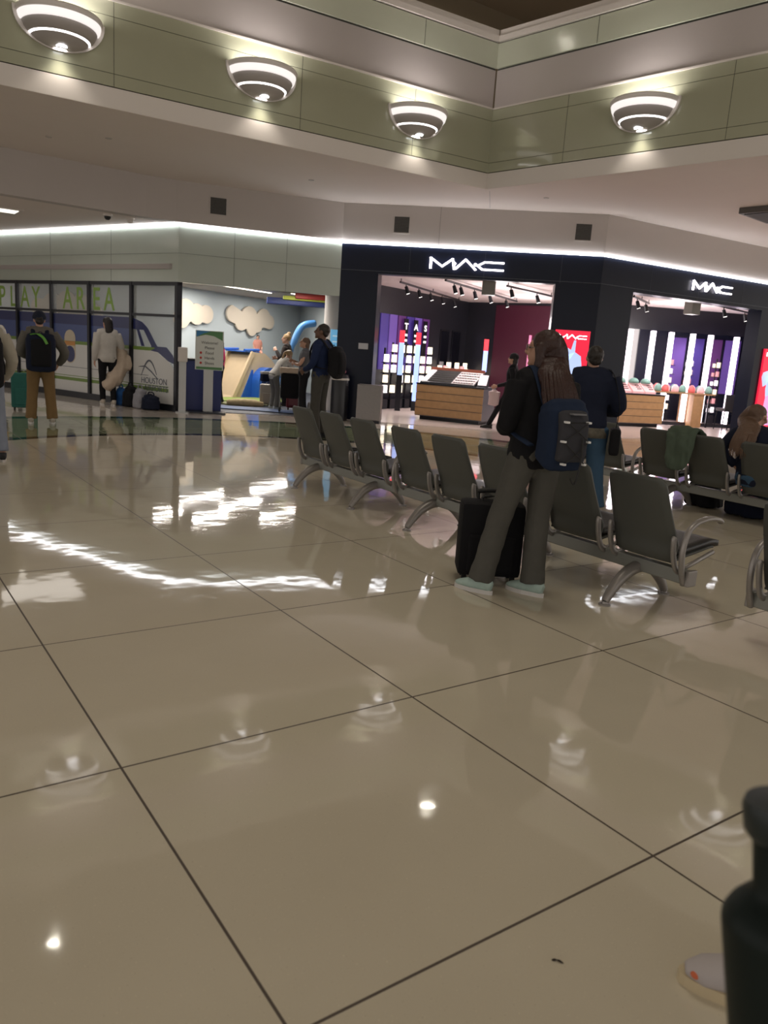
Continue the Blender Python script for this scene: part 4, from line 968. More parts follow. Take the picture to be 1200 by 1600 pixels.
    if glasses:
        bm = bmesh.new()
        for s_ in (-1, 1):
            P = [hp(.033*s_+.026*math.cos(t), .100, .006+.020*math.sin(t)) for t in [2*PI*i/14 for i in range(15)]]; tube(bm, P, .0022*k, 6, HM @ Vector((0, 1, 0)))
            tube(bm, [hp(.059*s_, .098, .008), hp(.078*s_, .0, .008)], .0022*k, 6)
        obj('glasses', bm, M_['steel'], r, smooth=True)
    # trousers
    if pants:
        bm = bmesh.new()
        tube(bm, [J['pel']+(J['wai']-J['pel'])*.55, J['pel'], J['pel']-Vector((0, 0, .085))*k], [(.15*build*k+.012, .108*build*k+.012), (.168*build*k+.012, .122*build*k+.012), (.155*build*k, .105*build*k)], 20, hs, sq=2.3)
        for L_ in 'LR':
            h, n_, a_ = J['hip'+L_], J['kne'+L_], J['ank'+L_]
            end = a_.lerp(n_, -.03) if hemz is None else n_.lerp(a_, hemz)
            P = smooth_pts([h, n_, end], 5)
            w0 = [.098, .094, .089, .083, .077, .074, .073, .073, .073, .074, .076]
            w1 = [.095, .089, .082, .075, .068, .063, .060, .057, .054, .052, .050]
            tube(bm, P, [(a*pantw+b*(1-pantw))*k*build for a, b in zip(w0, w1)], 16, hs)
        obj('trousers', remesh(bm, voxel, 3, .006 if voxel < .011 else .004, 16, 3.1), pants, r)
    if top:
        bm = bmesh.new(); torso(bm, .018*topw, low=(tophem-.93))
        for L_ in 'LR':
            S, E_, W = J['sho'+L_], J['elb'+L_], J['wri'+L_]
            if sleeve >= 1: P = smooth_pts([S, E_, W], 4); rr_ = [.070, .068, .064, .059, .054, .052, .048, .043, .038]
            elif sleeve > 0: P = [S, S.lerp(E_, .3), S.lerp(E_, .62)]; rr_ = [.068, .066, .062]
            else: P = None
            if P: tube(bm, P, [a*k*topw*(.5+.5*build) for a in rr_], 14, Vector((0, 1, .2)))
        obj(topname, remesh(bm, voxel, 3, .007 if voxel < .011 else .004, 13, 7.7), top, r)
    # shoes
    if shoe:
        for L_ in 'LR':
            a_ = J['ank'+L_]; tq = toes[0 if L_ == 'L' else 1]; fd = Vector((-math.sin(tq), math.cos(tq), 0)); sd = fd.cross(Vector((0, 0, 1)))
            z0 = a_.z-.09*k
            def q(f, z): return Vector((a_.x, a_.y, z0)) + fd*f*k + Vector((0, 0, z*k))
            bm = bmesh.new()
            tube(bm, [q(-.085, .055), q(-.07, .058), q(-.02, .062), q(.05, .055), q(.11, .046), q(.16, .038), q(.185, .034)], [(.022*k, .028*k), (.036*k, .042*k), (.040*k, .050*k), (.043*k, .045*k), (.047*k, .030*k), (.038*k, .020*k), (.015*k, .010*k)], 14, sd)
            tube(bm, [q(-.035, .06), q(-.03, .105)], [(.042*k, .052*k), (.043*k, .050*k)], 14, sd)
            s__ = obj('shoe', remesh(bm, .007, 2), shoe, r)
            bm = bmesh.new(); out = []
            for i in range(24):
                t = 2*PI*i/24; f_ = .05+.143*math.cos(t); wv = (.044 if f_ > .03 else .036)*math.sin(t); out.append(q(f_, .0)+sd*wv*k)
            prism(bm, out, (0, 0, 1), .028*k); o = obj('sole', bm, sole or M_['rubber'], r); 
    # hair / hat
    if hair:
        bm = bmesh.new()
        if hairtype == 'short':
            ell(bm, hp(0, -.022, .040), (.083*k, .098*k, .088*k), 18, HM); ell(bm, hp(0, -.06, -.01), (.066*k, .05*k, .06*k), 14, HM)
        else:
            ell(bm, hp(0, -.020, .038), (.088*k, .100*k, .092*k), 20, HM)
        if hairtype == 'long':
            tube(bm, smooth_pts([hp(0, -.045, .05), hp(0, -.075, -.06), J['neb']+Vector((0, -.105, .02))*k, J['che']+Vector((0, -.19, .06))*k, J['che']+Vector((0, -.23, -.05))*k], 4),
                 [(.086*k, .060*k)]*4+[(.095*k, .062*k)]*4+[(.112*k, .058*k)]*4+[(.122*k, .050*k)]*3+[(.122*k, .040*k), (.110*k, .03*k)], 18, side)
            for s_ in (-1, 1): tube(bm, smooth_pts([hp(.07*s_, .02, .03), hp(.082*s_, .005, -.07), J['neb']+side*s_*.085*k+Vector((0, .01, -.02))*k], 4), [.026*k, .03*k, .03*k, .03*k, .028*k, .026*k, .024*k, .02*k, .012*k], 10)
        if hairtype == 'mid':
            tube(bm, smooth_pts([hp(0, -.04, .05), hp(0, -.07, -.06), hp(0, -.085, -.15), hp(0, -.08, -.22)], 4), [(.086*k, .060*k)]*5+[(.090*k, .05*k)]*5+[(.07*k, .035*k)]*3, 18, HM @ Vector((1, 0, 0)))
        if hairtype == 'bun': ell(bm, hp(0, -.06, .125), (.05*k, .05*k, .045*k), 12, HM)
        if hairtype == 'pony': tube(bm, smooth_pts([hp(0, -.09, .05), hp(0, -.14, .0), hp(0, -.14, -.12), hp(.01, -.12, -.22)], 4), [.03*k]*9+[.028*k, .024*k, .018*k, .008*k], 10)
        # keep the face open
        me = remesh(bm, min(voxel, .009), 3, .006, 24, 1.3)
        if hairtype == 'long':
            rs = random.Random(5); bm = bmesh.new(); bm.from_mesh(me); bpy.data.meshes.remove(me)
            C_ = [hp(0, -.03, .095), hp(0, -.062, .02), hp(0, -.080, -.06), J['neb']+Vector((0, -.110, .03))*k, J['che']+Vector((0, -.19, .07))*k, J['che']+Vector((0, -.235, -.02))*k, J['che']+Vector((0, -.245, -.09))*k]
            Wd = [(.062, .05), (.082, .056), (.086, .054), (.092, .060), (.112, .058), (.118, .045), (.11, .03)]
            for i in range(46):
                u = -1+2*i/45; j_ = rs.uniform(-.05, .05); cut = rs.uniform(-.05, .01)
                P = []
                for q_, (c_, (a_, b_)) in enumerate(zip(C_, Wd)):
                    uu = max(-1, min(1, u+j_*q_*.6)); P.append(c_ + side*uu*a_*k + Vector((0, -1, 0))*math.sqrt(max(0, 1-uu*uu))*b_*k + Vector((0, 0, cut if q_ == 6 else 0)))
                P = smooth_pts(P, 4); n_ = len(P)
                tube(bm, P, [(.0085 if t_ < n_*.6 else .0085*(1-(t_-n_*.6)/(n_*.42)))*k+.0008 for t_ in range(n_)], 6, side)
            me = to_mesh(bm, 'hair', True)
        obj('hair', me, hair, r)
    if hat:
        bm = bmesh.new(); ell(bm, hp(0, -.014, .062), (.092*k, .108*k, .085*k), 20, HM)
        lathe(bm, [(.095*k, -.0), (.10*k, .02*k), (.098*k, .05*k)], hp(0, -.012, .012), 20)
        obj('knit_hat', bm, hat, r, smooth=True)
    return r, J, k
def backpack(label, body_loc, rz, J, k, c1, c2, w_=.29, h=.42, d=.17, z0=None, details=None, dy=0, cords=False):
    """worn bag: own thing, in the wearer's frame"""
    r = root('backpack', label, 'backpack', body_loc, rz); che = J['che']
    zt = che.z+(.10 if z0 is None else z0)*k; y = che.y-.14*k+dy
    bm = bmesh.new()
    P = [(che.x, y-d*.42, zt-h), (che.x, y-d*.55, zt-h+.05), (che.x, y-d*.60, zt-h*.5), (che.x, y-d*.50, zt-.07), (che.x, y-d*.35, zt)]
    tube(bm, smooth_pts(P, 4), [(w_*.42, d*.42)]*2+[(w_*.5, d*.52)]*11+[(w_*.46, d*.46)]*2+[(w_*.40, d*.38)]*1+[(w_*.30, d*.25)], 22, Vector((1, 0, 0)), sq=3.4)
    obj('bag_body', remesh(bm, .009, 2, .004, 14, 2.), c1, r)
    bm = bmesh.new(); P = [(che.x, y-d*1.02, zt-h+.035), (che.x, y-d*1.12, zt-h*.75), (che.x, y-d*1.10, zt-h*.35), (che.x, y-d*.92, zt-h*.14)]
    tube(bm, smooth_pts(P, 4), [(w_*.30, .02)]+[(w_*.34, .035)]*11+[(w_*.24, .02)], 18, Vector((1, 0, 0)), sq=3.5); obj('front_pocket', remesh(bm, .009, 2), c2, r)
    for s_, L_ in ((-1, 'L'), (1, 'R')):
        S = J['neb'].lerp(J['sho'+L_], .58)
        bm = bmesh.new(); tube(bm, smooth_pts([(S.x*.9, y-.02, zt-.03), (S.x, S.y-.07*k, S.z+.045*k), (S.x, S.y+.01, S.z+.085*k), (S.x, S.y+.11*k, S.z+.0), (S.x*1.15, S.y+.145*k, S.z-.14*k), (S.x*1.7, S.y+.06*k, S.z-.30*k), (S.x*1.6, y-.02, zt-h+.10)], 4), [(.030, .008)]*25, 8, Vector((1, 0, 0))); obj('strap', bm, c1, r, smooth=True)
    bm = bmesh.new(); tube(bm, smooth_pts([(che.x-.03, y-.06, zt-.01), (che.x-.02, y-.06, zt+.035), (che.x+.02, y-.06, zt+.035), (che.x+.03, y-.06, zt-.01)], 4), .006, 8); obj('grab_handle', bm, c1, r, smooth=True)
    return r, zt, y, d, h, w_

navyc = cloth('navy_fabric', (.010, .014, .032)); blackc = cloth('black_fabric', (.008, .008, .010)); greyp = cloth('grey_green_trousers', (.088, .085, .075)); jeans = cloth('blue_denim', (.045, .095, .165)); ltjeans = cloth('pale_denim', (.24, .27, .34))
khaki = cloth('khaki_cotton', (.20, .125, .055)); whitec = cloth('white_cotton', (.52, .49, .45)); creamc = cloth('cream_wool', (.52, .42, .33)); charc = cloth('charcoal_fabric', (.035, .035, .04)); brownhair = mat('auburn_hair', (.034, .012, .009), .5, bump=.6, bscale=60, noise_amt=.3, nscale=20)
darkhair = mat('dark_hair', (.015, .010, .008), .5, bump=.5, bscale=60); blondhair = mat('blond_hair', (.32, .20, .09), .5, bump=.5, bscale=60, noise_amt=.2); redhair = mat('burgundy_hair', (.045, .008, .012), .5, bump=.5, bscale=60)
tanhair = mat('light_brown_hair', (.12, .068, .042), .5, bump=.5, bscale=60, noise_amt=.2)
shoewhite = mat('shoe_white', (.50, .52, .50), .6); shoemint = mat('shoe_mint', (.38, .50, .46), .6, noise_amt=.15, nscale=20); solew = mat('sole_white', (.62, .60, .58), .6)
# 1 the woman in front of the near bench
W_loc = (3.545, 3.375, 0); W_rz = -.20
wpose = dict(pel=(-.03, .01, .93), wai=(-.03, .01, 1.08), che=(-.025, .02, 1.27), neb=(-.02, .01, 1.42), net=(-.02, .03, 1.50), head=(-.02, .05, 1.585),
             hipL=(-.115, 0.01, .90), kneL=(-.195, .09, .50), ankL=(-.285, .10, .09), hipR=(.06, 0, .90), kneR=(.06, .03, .49), ankR=(.035, -.02, .09),
             shoL=(-.185, .02, 1.375), elbL=(-.25, .03, 1.12), wriL=(-.13, .22, 1.10), shoR=(.150, .0, 1.375), elbR=(.225, .05, 1.12), wriR=(.07, .24, 1.12))
p, J, k = person('woman with long auburn hair, black jacket and wide grey trousers seen from behind', W_loc, W_rz, 1.645, wpose, (.85, .06, 0), blackc, 1, greyp, None, shoemint, brownhair, 'long', voxel=.010,
                 pantw=1.32, topw=1.2, tophem=.85, toes=(.55, .5), sole=solew, glasses=True, face=True)
bluef = cloth('blue_ripstop', (.012, .022, .050)); greyf = cloth('grey_ripstop', (.045, .045, .052))
r, zt, y_, d_, h_, w_ = backpack('navy and grey hiking backpack with bungee cords worn by the auburn haired woman', W_loc, W_rz, J, k, bluef, greyf, .29, .37, .18, z0=.02, dy=-.02)
bm = bmesh.new(); yy = y_-d_*1.12-.045; cx = J['che'].x
pts_l = [(-.075, -.11), (-.085, -.22), (-.07, -.35)]; pts_r = [(.075, -.11), (.085, -.22), (.07, -.35)]
for a, b in ((pts_l[0], pts_r[1]), (pts_r[0], pts_l[1]), (pts_l[1], pts_r[2]), (pts_r[1], pts_l[2]), (pts_l[0], pts_r[0])):
    tube(bm, [(cx+a[0], yy, zt+a[1]), (cx+(a[0]+b[0])/2, yy-.006, zt+(a[1]+b[1])/2), (cx+b[0], yy, zt+b[1])], .003, 6)
obj('bungee_cord', bm, M_['rubber'], r)
for a in pts_l+pts_r:
    bm = bmesh.new(); add_box(bm, (cx+a[0]-.010, yy-.008, zt+a[1]-.006), (cx+a[0]+.010, yy+.03, zt+a[1]+.006), .003); obj('cord_loop', bm, mat('reflective_loop', (.8, .8, .8), .3), r)
bm = bmesh.new(); add_box(bm, (cx-.045, yy-.004, zt-.068), (cx+.045, yy+.05, zt-.060)); obj('label_strip', bm, mat('dim_label', (.16, .16, .17), .5), r)
bm = bmesh.new(); tube(bm, smooth_pts([(cx+.03, yy-.01, zt-.2), (cx+.035, yy-.012, zt-.33), (cx+.01, yy-.01, zt-.46), (cx-.02, yy-.005, zt-.43)], 4), .006, 6); obj('hanging_cord', bm, M_['rubber'], r)

def suitcase(label, loc, rz, w_, d_, h_, m, handle=.0, cat='suitcase', shell_detail=True):
    r = root('suitcase', label, cat, loc, rz)
    bm = bmesh.new(); add_box(bm, (-w_/2, -d_/2, .05), (w_/2, d_/2, h_), min(w_, d_)*.16); obj('case', bm, m, r, auto=.7)
    if shell_detail:
        bm = bmesh.new(); add_box(bm, (-w_*.36, -d_/2-.022, h_*.16), (w_*.36, -d_/2+.01, h_*.62), .015); obj('pocket', bm, m, r)
        bm = bmesh.new(); tube(bm, smooth_pts([(-.07, 0, h_-.005), (-.06, 0, h_+.03), (.06, 0, h_+.03), (.07, 0, h_-.005)], 3), .010, 8); obj('grab_handle', bm, M_['rubber'], r)
    for sx in (-1, 1):
        for sy in (-1, 1):
            bm = bmesh.new(); tube(bm, [(sx*w_*.38-.012, sy*d_*.34, .025), (sx*w_*.38+.012, sy*d_*.34, .025)], .025, 14, Vector((0, 1, 0))); add_box(bm, (sx*w_*.38-.016, sy*d_*.34-.012, .025), (sx*w_*.38+.016, sy*d_*.34+.012, .06)); obj('wheel', bm, M_['rubber'], r)
    if handle:
        bm = bmesh.new()
        for sx in (-.09, .09): tube(bm, [(sx, d_*.3, h_-.02), (sx, d_*.3, h_+handle)], .008, 8)
        tube(bm, smooth_pts([(-.10, d_*.3, h_+handle), (0, d_*.3, h_+handle+.012), (.10, d_*.3, h_+handle)], 4), .016, 10, Vector((0, 1, 0))); obj('telescopic_handle', bm, M_['rubber'], r)
    return r
suitcase('black soft carry-on suitcase standing between the auburn haired woman and the bench', (3.52, 3.72, 0), -.62, .42, .24, .54, blackc, .05)
# 2 man in jeans
mloc = (6.05, 5.18, 0)
mp = dict(hipL=(-.115, 0, .90), hipR=(.115, 0, .90), elbL=(-.28, .02, 1.12), wriL=(-.15, .24, 1.08), elbR=(.29, .02, 1.12), wriR=(.16, .25, 1.06), kneR=(.13, .03, .49), ankR=(.17, .0, .09), kneL=(-.12, .02, .49), ankL=(-.15, -.02, .09))
p, J, k = person('man in navy jacket and blue jeans with his back turned, between the two seat rows', mloc, -.86, 1.645, mp, (.25, .12, 0), navyc, 1, jeans, None, charc, darkhair, 'short', voxel=.012, build=1.12, topw=1.45, tophem=.86, pantw=1.75)
bm = bmesh.new(); tube(bm, [(0, 0, .80*k), (0, 0, .845*k), (0, 0, .90*k)], [(.205, .155), (.205, .155), (.19, .145)], 24, Vector((1, 0, 0)), sq=2.4)
obj('flannel_hem', bm, mat('plaid_dull', (.10, .09, .07), .9, noise_amt=.6, nscale=30), p, smooth=True)
r = root('shoulder_bag', 'black shoulder bag hanging at the right hip of the man in jeans', 'bag', mloc, -.86)
bm = bmesh.new(); add_box(bm, (.235, -.15, .62), (.33, .14, .88), .03); obj('bag_body', bm, blackc, r)
bm = bmesh.new(); tube(bm, smooth_pts([(.28, -.02, .87), (.285, -.13, 1.10), (.20, -.10, 1.39), (.10, .06, 1.44)], 5), [(.014, .004)]*16, 8, Vector((0, 1, 0))); obj('strap', bm, blackc, r)
# 3 man with beanie
bl = (2.60, 13.05, 0)
p, J, k = person('man in dark knit hat, grey jacket and khaki trousers standing with his back turned', bl, -.15, 1.69, dict(elbR=(.35, -.02, 1.12), wriR=(.27, .12, .93), elbL=(-.27, .0, 1.12), wriL=(-.16, .2, 1.02), kneL=(-.12, .02, .49), ankL=(-.15, 0, .09), kneR=(.13, .02, .49), ankR=(.16, 0, .09)), (0, 0, 0),
                cloth('grey_jacket', (.13, .12, .105)), 1, khaki, None, mat('shoe_tan', (.40, .36, .30), .7), darkhair, 'short', voxel=.013, build=1.12, topw=1.25, hat=mat('navy_knit', (.008, .012, .030), .9, bump=.6, bscale=90), sole=solew)
r, zt, y_, d_, h_, w_ = backpack('large black backpack with lime green handle worn by the man in the knit hat', bl, -.15, J, k, navyc, blackc, .42, .50, .2)
bm = bmesh.new(); tube(bm, smooth_pts([(-.14, y_-.16, zt-.01), (-.05, y_-.20, zt+.01), (.03, y_-.235, zt-.04), (.08, y_-.27, zt-.13)], 4), [(.02, .006)]*13, 8, Vector((1, 0, 0))); obj('green_strap', bm, mat('lime_webbing', (.12, .35, .05), .6), r)
suitcase('teal suitcase standing in front of the man in the knit hat', (2.75, 15.2, 0), -.2, .42, .26, .66, cloth('teal_fabric', (.03, .13, .11)))
# 4 left edge woman
ll = (1.30, 9.30, 0)
p, J, k = person('woman with burgundy hair, cream sweater and pale jeans at the left edge', ll, -.10, 1.66, dict(kneR=(.13, .06, .50), ankR=(.15, .04, .09), kneL=(-.08, .0, .49), ankL=(-.06, -.12, .10), wriR=(.20, .12, .92), elbR=(.27, -.02, 1.12)), (0, 0, 0),
                cloth('cream_sweater', (.36, .33, .27)), 1, ltjeans, .93, mat('shoe_black', (.01, .01, .012), .6), redhair, 'mid', voxel=.012, topw=1.2, pantw=.7, sole=solew)
backpack('black backpack with pale piping on the woman at the left edge', ll, -.10, J, k, blackc, navyc, .34, .48, .2)
# 5 person behind beanie man
p, J, k = person('dark haired person in white top half hidden behind the man in the knit hat', (2.35, 15.75, 0), .5, 1.70, {}, (.3, 0, 0), whitec, 1, charc, None, charc, darkhair, 'mid', voxel=.014, face=True)
# 6 woman with white coat
cl = (4.58, 16.55, 0)
p, J, k = person('woman in white top carrying a cream coat beside the train graphic', cl, -.1, 1.76, dict(elbR=(.27, .05, 1.13), wriR=(.20, .24, 1.08), kneL=(-.09, .04, .49), ankL=(-.08, .06, .09), ankR=(.10, -.1, .09)), (.4, 0, 0),
                whitec, 1, blackc, None, mat('shoe_cream', (.5, .45, .38), .7), darkhair, 'mid', voxel=.013, topw=1.25, tophem=.84, sole=solew, pantw=.2)
bm = bmesh.new()
tube(bm, smooth_pts([(.22, .10, 1.22), (.30, .10, 1.02), (.26, .06, .80), (.12, .0, .52), (-.06, -.02, .34)], 4), [(.07, .10)]*3+[(.13, .13)]*5+[(.17, .14)]*5+[(.13, .12)]*3+[(.05, .09)], 16, Vector((1, 0, .3)))
tube(bm, smooth_pts([(.24, .1, 1.20), (.36, .1, 1.05), (.42, .06, .90), (.36, .02, .72)], 4), [.06]*6+[.09]*6+[.05], 12)
me = remesh(bm, .014, 3, .02, 9, .5); o = obj('coat', me, creamc); o.location = cl; o.rotation_euler.z = -.1; tag(o, 'long cream coat hanging over the arm of the woman by the glass', 'coat')
# bags on the floor by the glass
for (x, y, w2, d2, h2, m, lab, cat, nm) in ((4.98, 16.60, .26, .2, .36, cloth('royal_blue', (.02, .09, .28)), 'blue bag on the floor behind the woman with the cream coat', 'bag', 'tote_bag'),
        (5.07, 16.25, .34, .26, .42, blackc, 'black backpack slumped against the glass partition', 'backpack', 'slumped_backpack'), (5.16, 15.92, .30, .22, .40, cloth('silver_bag', (.30, .30, .33)), 'silver grey bag leaning against the glass partition', 'bag', 'tote_bag'),
        (5.28, 15.62, .42, .26, .30, navyc, 'dark duffel bag on the floor nearest the partition end post', 'bag', 'duffel_bag')):
    bm = bmesh.new(); tube(bm, smooth_pts([(0, 0, .01), (0, 0, h2*.35), (.02, 0, h2*.75), (.03, 0, h2)], 4), [(w2*.42, d2*.42)]+[(w2*.5, d2*.5)]*7+[(w2*.42, d2*.4)]*3+[(w2*.3, d2*.25)]*2, 18, Vector((1, 0, 0)), sq=2.8)
    r = root(nm, lab, cat, (x-.13, y-.05, 0), FA.rz()); obj('bag_body', remesh(bm, .012, 2, .02, 10, x), m, r)
    bm = bmesh.new(); tube(bm, smooth_pts([(-w2*.2, 0, h2*.95), (-w2*.12, 0, h2*1.15), (w2*.18, 0, h2*1.15), (w2*.25, 0, h2*.95)], 4), .012, 8); obj('handle', bm, m, r, smooth=True)

# left arm strap of blue -> black for the woman is handled by material; more people
# 7 pink jacket person behind the sign
person('person in bright pink jacket half hidden behind the information sign', (7.35, 17.35, .009), .9, 1.52, dict(wriL=(-.2, .15, .9)), (.2, 0, 0), cloth('magenta_jacket', (.42, .02, .10)), 1, blackc, None, charc, darkhair, 'mid', voxel=.014)
# 8 bending girl
gl_ = (8.08, 15.92, .009)
person('fair haired child in white shirt and grey trousers bending forward over luggage', gl_, -PI/2+.1, 1.44,
    dict(pel=(0, -.05, .90), wai=(0, .06, 1.02), che=(0, .20, 1.20), neb=(0, .30, 1.32), net=(0, .35, 1.38), head=(0, .40, 1.45), shoL=(-.165, .28, 1.28), shoR=(.165, .28, 1.28), elbL=(-.18, .50, .98), wriL=(-.14, .70, .93), elbR=(.18, .52, .96), wriR=(.13, .74, .90), hipL=(-.09, -.05, .88), hipR=(.09, -.05, .88)),
    (0, -.5, 0), whitec, .6, cloth('grey_cotton', (.16, .15, .13)), None, shoewhite, blondhair, 'pony', voxel=.013, face=True, sole=solew)
bm = bmesh.new(); tube(bm, smooth_pts([(0, -.14, 1.0), (0, -.16, .86), (0, -.08, .72)], 4), [(.06, .03), (.10, .05), (.13, .06), (.14, .07), (.14, .07), (.14, .07), (.12, .06), (.1, .05), (.05, .03)], 16, Vector((1, 0, 0)))
r = root('waist_bag', 'white and navy shoulder bag at the hip of the bending child', 'bag', gl_, -PI/2+.1)
bm2 = bmesh.new(); add_box(bm2, (-.20, -.28, .62), (-.08, -.02, .80), .03); obj('bag_body', bm2, navyc, r)
bm2 = bmesh.new(); add_box(bm2, (-.205, -.285, .78), (-.075, -.015, .84), .02); obj('bag_flap', bm2, whitec, r); bm.free()
# 9 blond bun in dark top
person('person with blond bun and dark top standing in the play area entrance', (8.9, 17.0, .009), .9, 1.70, dict(elbL=(-.25, .08, 1.14), wriL=(-.12, .22, 1.30), wriR=(.14, .25, 1.12), elbR=(.25, .05, 1.12)), (.2, 0, 0), cloth('dark_brown_top', (.025, .018, .016)), 1, blackc, None, charc, blondhair, 'bun', voxel=.014, face=True)
# 10 grey tee
person('person with light brown hair and grey T-shirt, arms crossed, left of the tall man', (8.05, 14.55, 0), 1.0, 1.63, dict(elbL=(-.25, .08, 1.14), wriL=(.02, .24, 1.14), wriR=(-.03, .26, 1.20), elbR=(.25, .08, 1.14)), (.3, .25, 0), cloth('grey_tee', (.10, .10, .11)), .6, blackc, None, shoewhite, tanhair, 'mid', voxel=.013, face=True)
# 11 tall man
tl = (6.42, 11.05, 0)
p, J, k = person('tall man in navy pullover and charcoal trousers turned to the left', tl, .55, 1.82, dict(elbL=(-.24, .02, 1.12), wriL=(-.15, .2, 1.02)), (.35, .15, 0), cloth('navy_pullover', (.012, .022, .065)), 1, cloth('charcoal_trousers', (.055, .052, .045)), None, charc, darkhair, 'short', skin=M_['skind'], voxel=.012, build=.98, face=True, pantw=1.0)
backpack('black backpack on the tall man in the navy pullover', tl, .55, J, k, blackc, blackc, .30, .44, .20)
# luggage of the group
suitcase('deep red suitcase standing beside the bending child', (8.62, 15.95, .009), -.5, .40, .26, .62, mat('red_shell', (.16, .01, .018), .35))
suitcase('beige suitcase standing behind the bending child', (8.35, 16.75, .009), -.5, .42, .26, .52, mat('beige_shell', (.30, .27, .22), .5))
r = root('luggage_trolley', 'black folding pushchair loaded with bags between the child and the tall man', 'pushchair', (8.15, 15.35, .0), -.5)
bm = bmesh.new(); add_box(bm, (-.20, -.18, .32), (.20, .18, .85), .05); obj('seat_sling', bm, blackc, r)
bm = bmesh.new(); add_box(bm, (-.23, -.16, .86), (.20, .16, .98), .03); obj('cream_blanket', bm, creamc, r)
for sx in (-1, 1):
    bm = bmesh.new(); tube(bm, [(.2*sx, -.25, .06), (.2*sx, .05, .5), (.2*sx, .28, 1.02)], .012, 8); tube(bm, [(.2*sx, .25, .06), (.2*sx, .0, .55)], .012, 8); obj('frame', bm, M_['steel'], r)
    for sy in (-.25, .25):
        bm = bmesh.new(); tube(bm, [(.2*sx-.02, sy, .07), (.2*sx+.02, sy, .07)], .07, 18, Vector((0, 1, 0))); obj('wheel', bm, M_['rubber'], r)
bm = bmesh.new(); tube(bm, [(-.16, .0, .02), (-.16, .0, .30)], [.11, .10], 14); o = obj('carrier_bag', remesh(bm, .014, 2, .02, 10), cloth('grey_white_bag', (.35, .35, .36))); o.location = (8.45, 14.55, 0); tag(o, 'pale carrier bag on the floor under the pushchair', 'bag')
r = root('litter_bin', 'tall black litter bin in front of the dark shop pillar', 'litter bin', (8.52, 13.86, 0), FM.rz())
bm = bmesh.new(); lathe(bm, [(0, 0), (.17, 0), (.18, .05), (.18, .90), (.165, .94), (0, .94)], seg=28); obj('bin_body', bm, mat('bin_black', (.012, .012, .016), .35), r, auto=.6)
bm = bmesh.new(); lathe(bm, [(.183, .83), (.186, .85), (.183, .87)], seg=28); obj('steel_band', bm, M_['white'], r)
bm = bmesh.new(); tube(bm, smooth_pts([(-.1, 0, .95), (-.02, .02, .99), (.12, 0, 1.0)], 3), [(.05, .02), (.1, .04), (.12, .05), (.12, .05), (.1, .05), (.08, .04), (.03, .02)], 12); o = obj('paper_bag', remesh(bm, .012, 2, .02, 14), mat('pink_paper', (.62, .20, .26), .6)); o.location = (8.52, 13.86, .0); tag(o, 'crumpled pink and white packaging lying on top of the black litter bin', 'packaging')
r = root('lit_notice', 'light blue lit notice board beside the white column', 'notice board', (8.92, 14.75, 1.1), FP.rz())
bm = bmesh.new(); add_box(bm, (-.14, -.02, 0), (.14, .02, .75)); obj('board', bm, mat('notice_blue', (.15, .4, .65), .4, emit=(.2, .55, .85), es=.45), r)
for i in range(5):
    bm = bmesh.new(); add_box(bm, (-.10, -.024, .12+.12*i), (.08, -.02, .15+.12*i)); obj('text_line', bm, mat('notice_pale', (.6, .75, .9), .4, emit=(.6, .8, 1), es=.4), r)
bm = bmesh.new(); add_box(bm, (-.03, -.02, -1.1), (.03, .02, 0)); obj('stand', bm, M_['steel'], r)
# 12 shopper in the shop
sl_ = (11.60, 12.05, .007)
person('shopper in black cap and black clothes walking left past the oak counter', sl_, FM.rz()+PI/2-.2, 1.58, dict(kneL=(-.09, .22, .52), ankL=(-.09, .42, .10), kneR=(.09, .02, .48), ankR=(.09, -.22, .14), wriL=(-.2, .28, .98)), (0, .2, 0), blackc, 1, blackc, None, M_['rubber'], darkhair, 'mid', voxel=.012, face=True, pantw=.2, hat=mat('black_cap', (.01, .01, .012), .8))
bm = bmesh.new(); tube(bm, smooth_pts([(0, 0, 0), (0, 0, .14), (0, 0, .27), (0, 0, .33)], 4), [(.05, .03)]+[(.11, .06)]*5+[(.12, .06)]*4+[(.05, .03)]*3, 14, Vector((1, 0, 0))); o = obj('shopping_bag', remesh(bm, .010, 2, .012, 14), mat('pale_pink_bag', (.60, .45, .45), .6)); o.location = (11.28, 12.20, .50); o.rotation_euler.z = FM.rz(); tag(o, 'small pale pink bag carried by the shopper in the black cap', 'bag')
# 13 seated women in row two
def seatpose(lean=0, tw=0, low=0):
    return dict(pel=(0, 0, .48), wai=(lean*.25, .02, .62), che=(lean*.6, .05, .80-low), neb=(lean*.95, .09, .94-low), net=(lean*1.1, .13, 1.0-low), head=(lean*1.3, .17, 1.07-low), hipL=(-.09, .02, .48), hipR=(.09, .02, .48), kneL=(-.11, .45, .50), kneR=(.11, .45, .50), ankL=(-.12, .48, .10), ankR=(.12, .44, .10),
        shoL=(lean*.9-.165, .07, .90-low), shoR=(lean*.9+.165, .07, .88-low))
sp1 = seatpose(-.12, 0, -.02); sp1.update(elbL=(-.34, -.06, .74), wriL=(-.20, -.02, .58), elbR=(.22, .04, .74), wriR=(.18, .2, .66))
person('woman with light brown hair slumped sideways in the second row of seats', (7.46, 4.20, 0), -PI/2, 1.66, sp1, (-1.0, -.25, .2), navyc, 1, jeans, None, shoewhite, tanhair, 'long', voxel=.011, face=True, tophem=.86)
sp2 = seatpose(-.05, 0, .06); sp2.update(elbL=(-.26, -.02, .78), wriL=(-.32, .02, .80), elbR=(.26, .1, .66), wriR=(.15, .32, .60))
person('person in black top seated at the right edge, next to the slumped woman', (7.46, 3.37, 0), -PI/2, 1.62, sp2, (.5, .5, 0), blackc, 1, charc, None, charc, darkhair, 'mid', voxel=.011, tophem=.86)
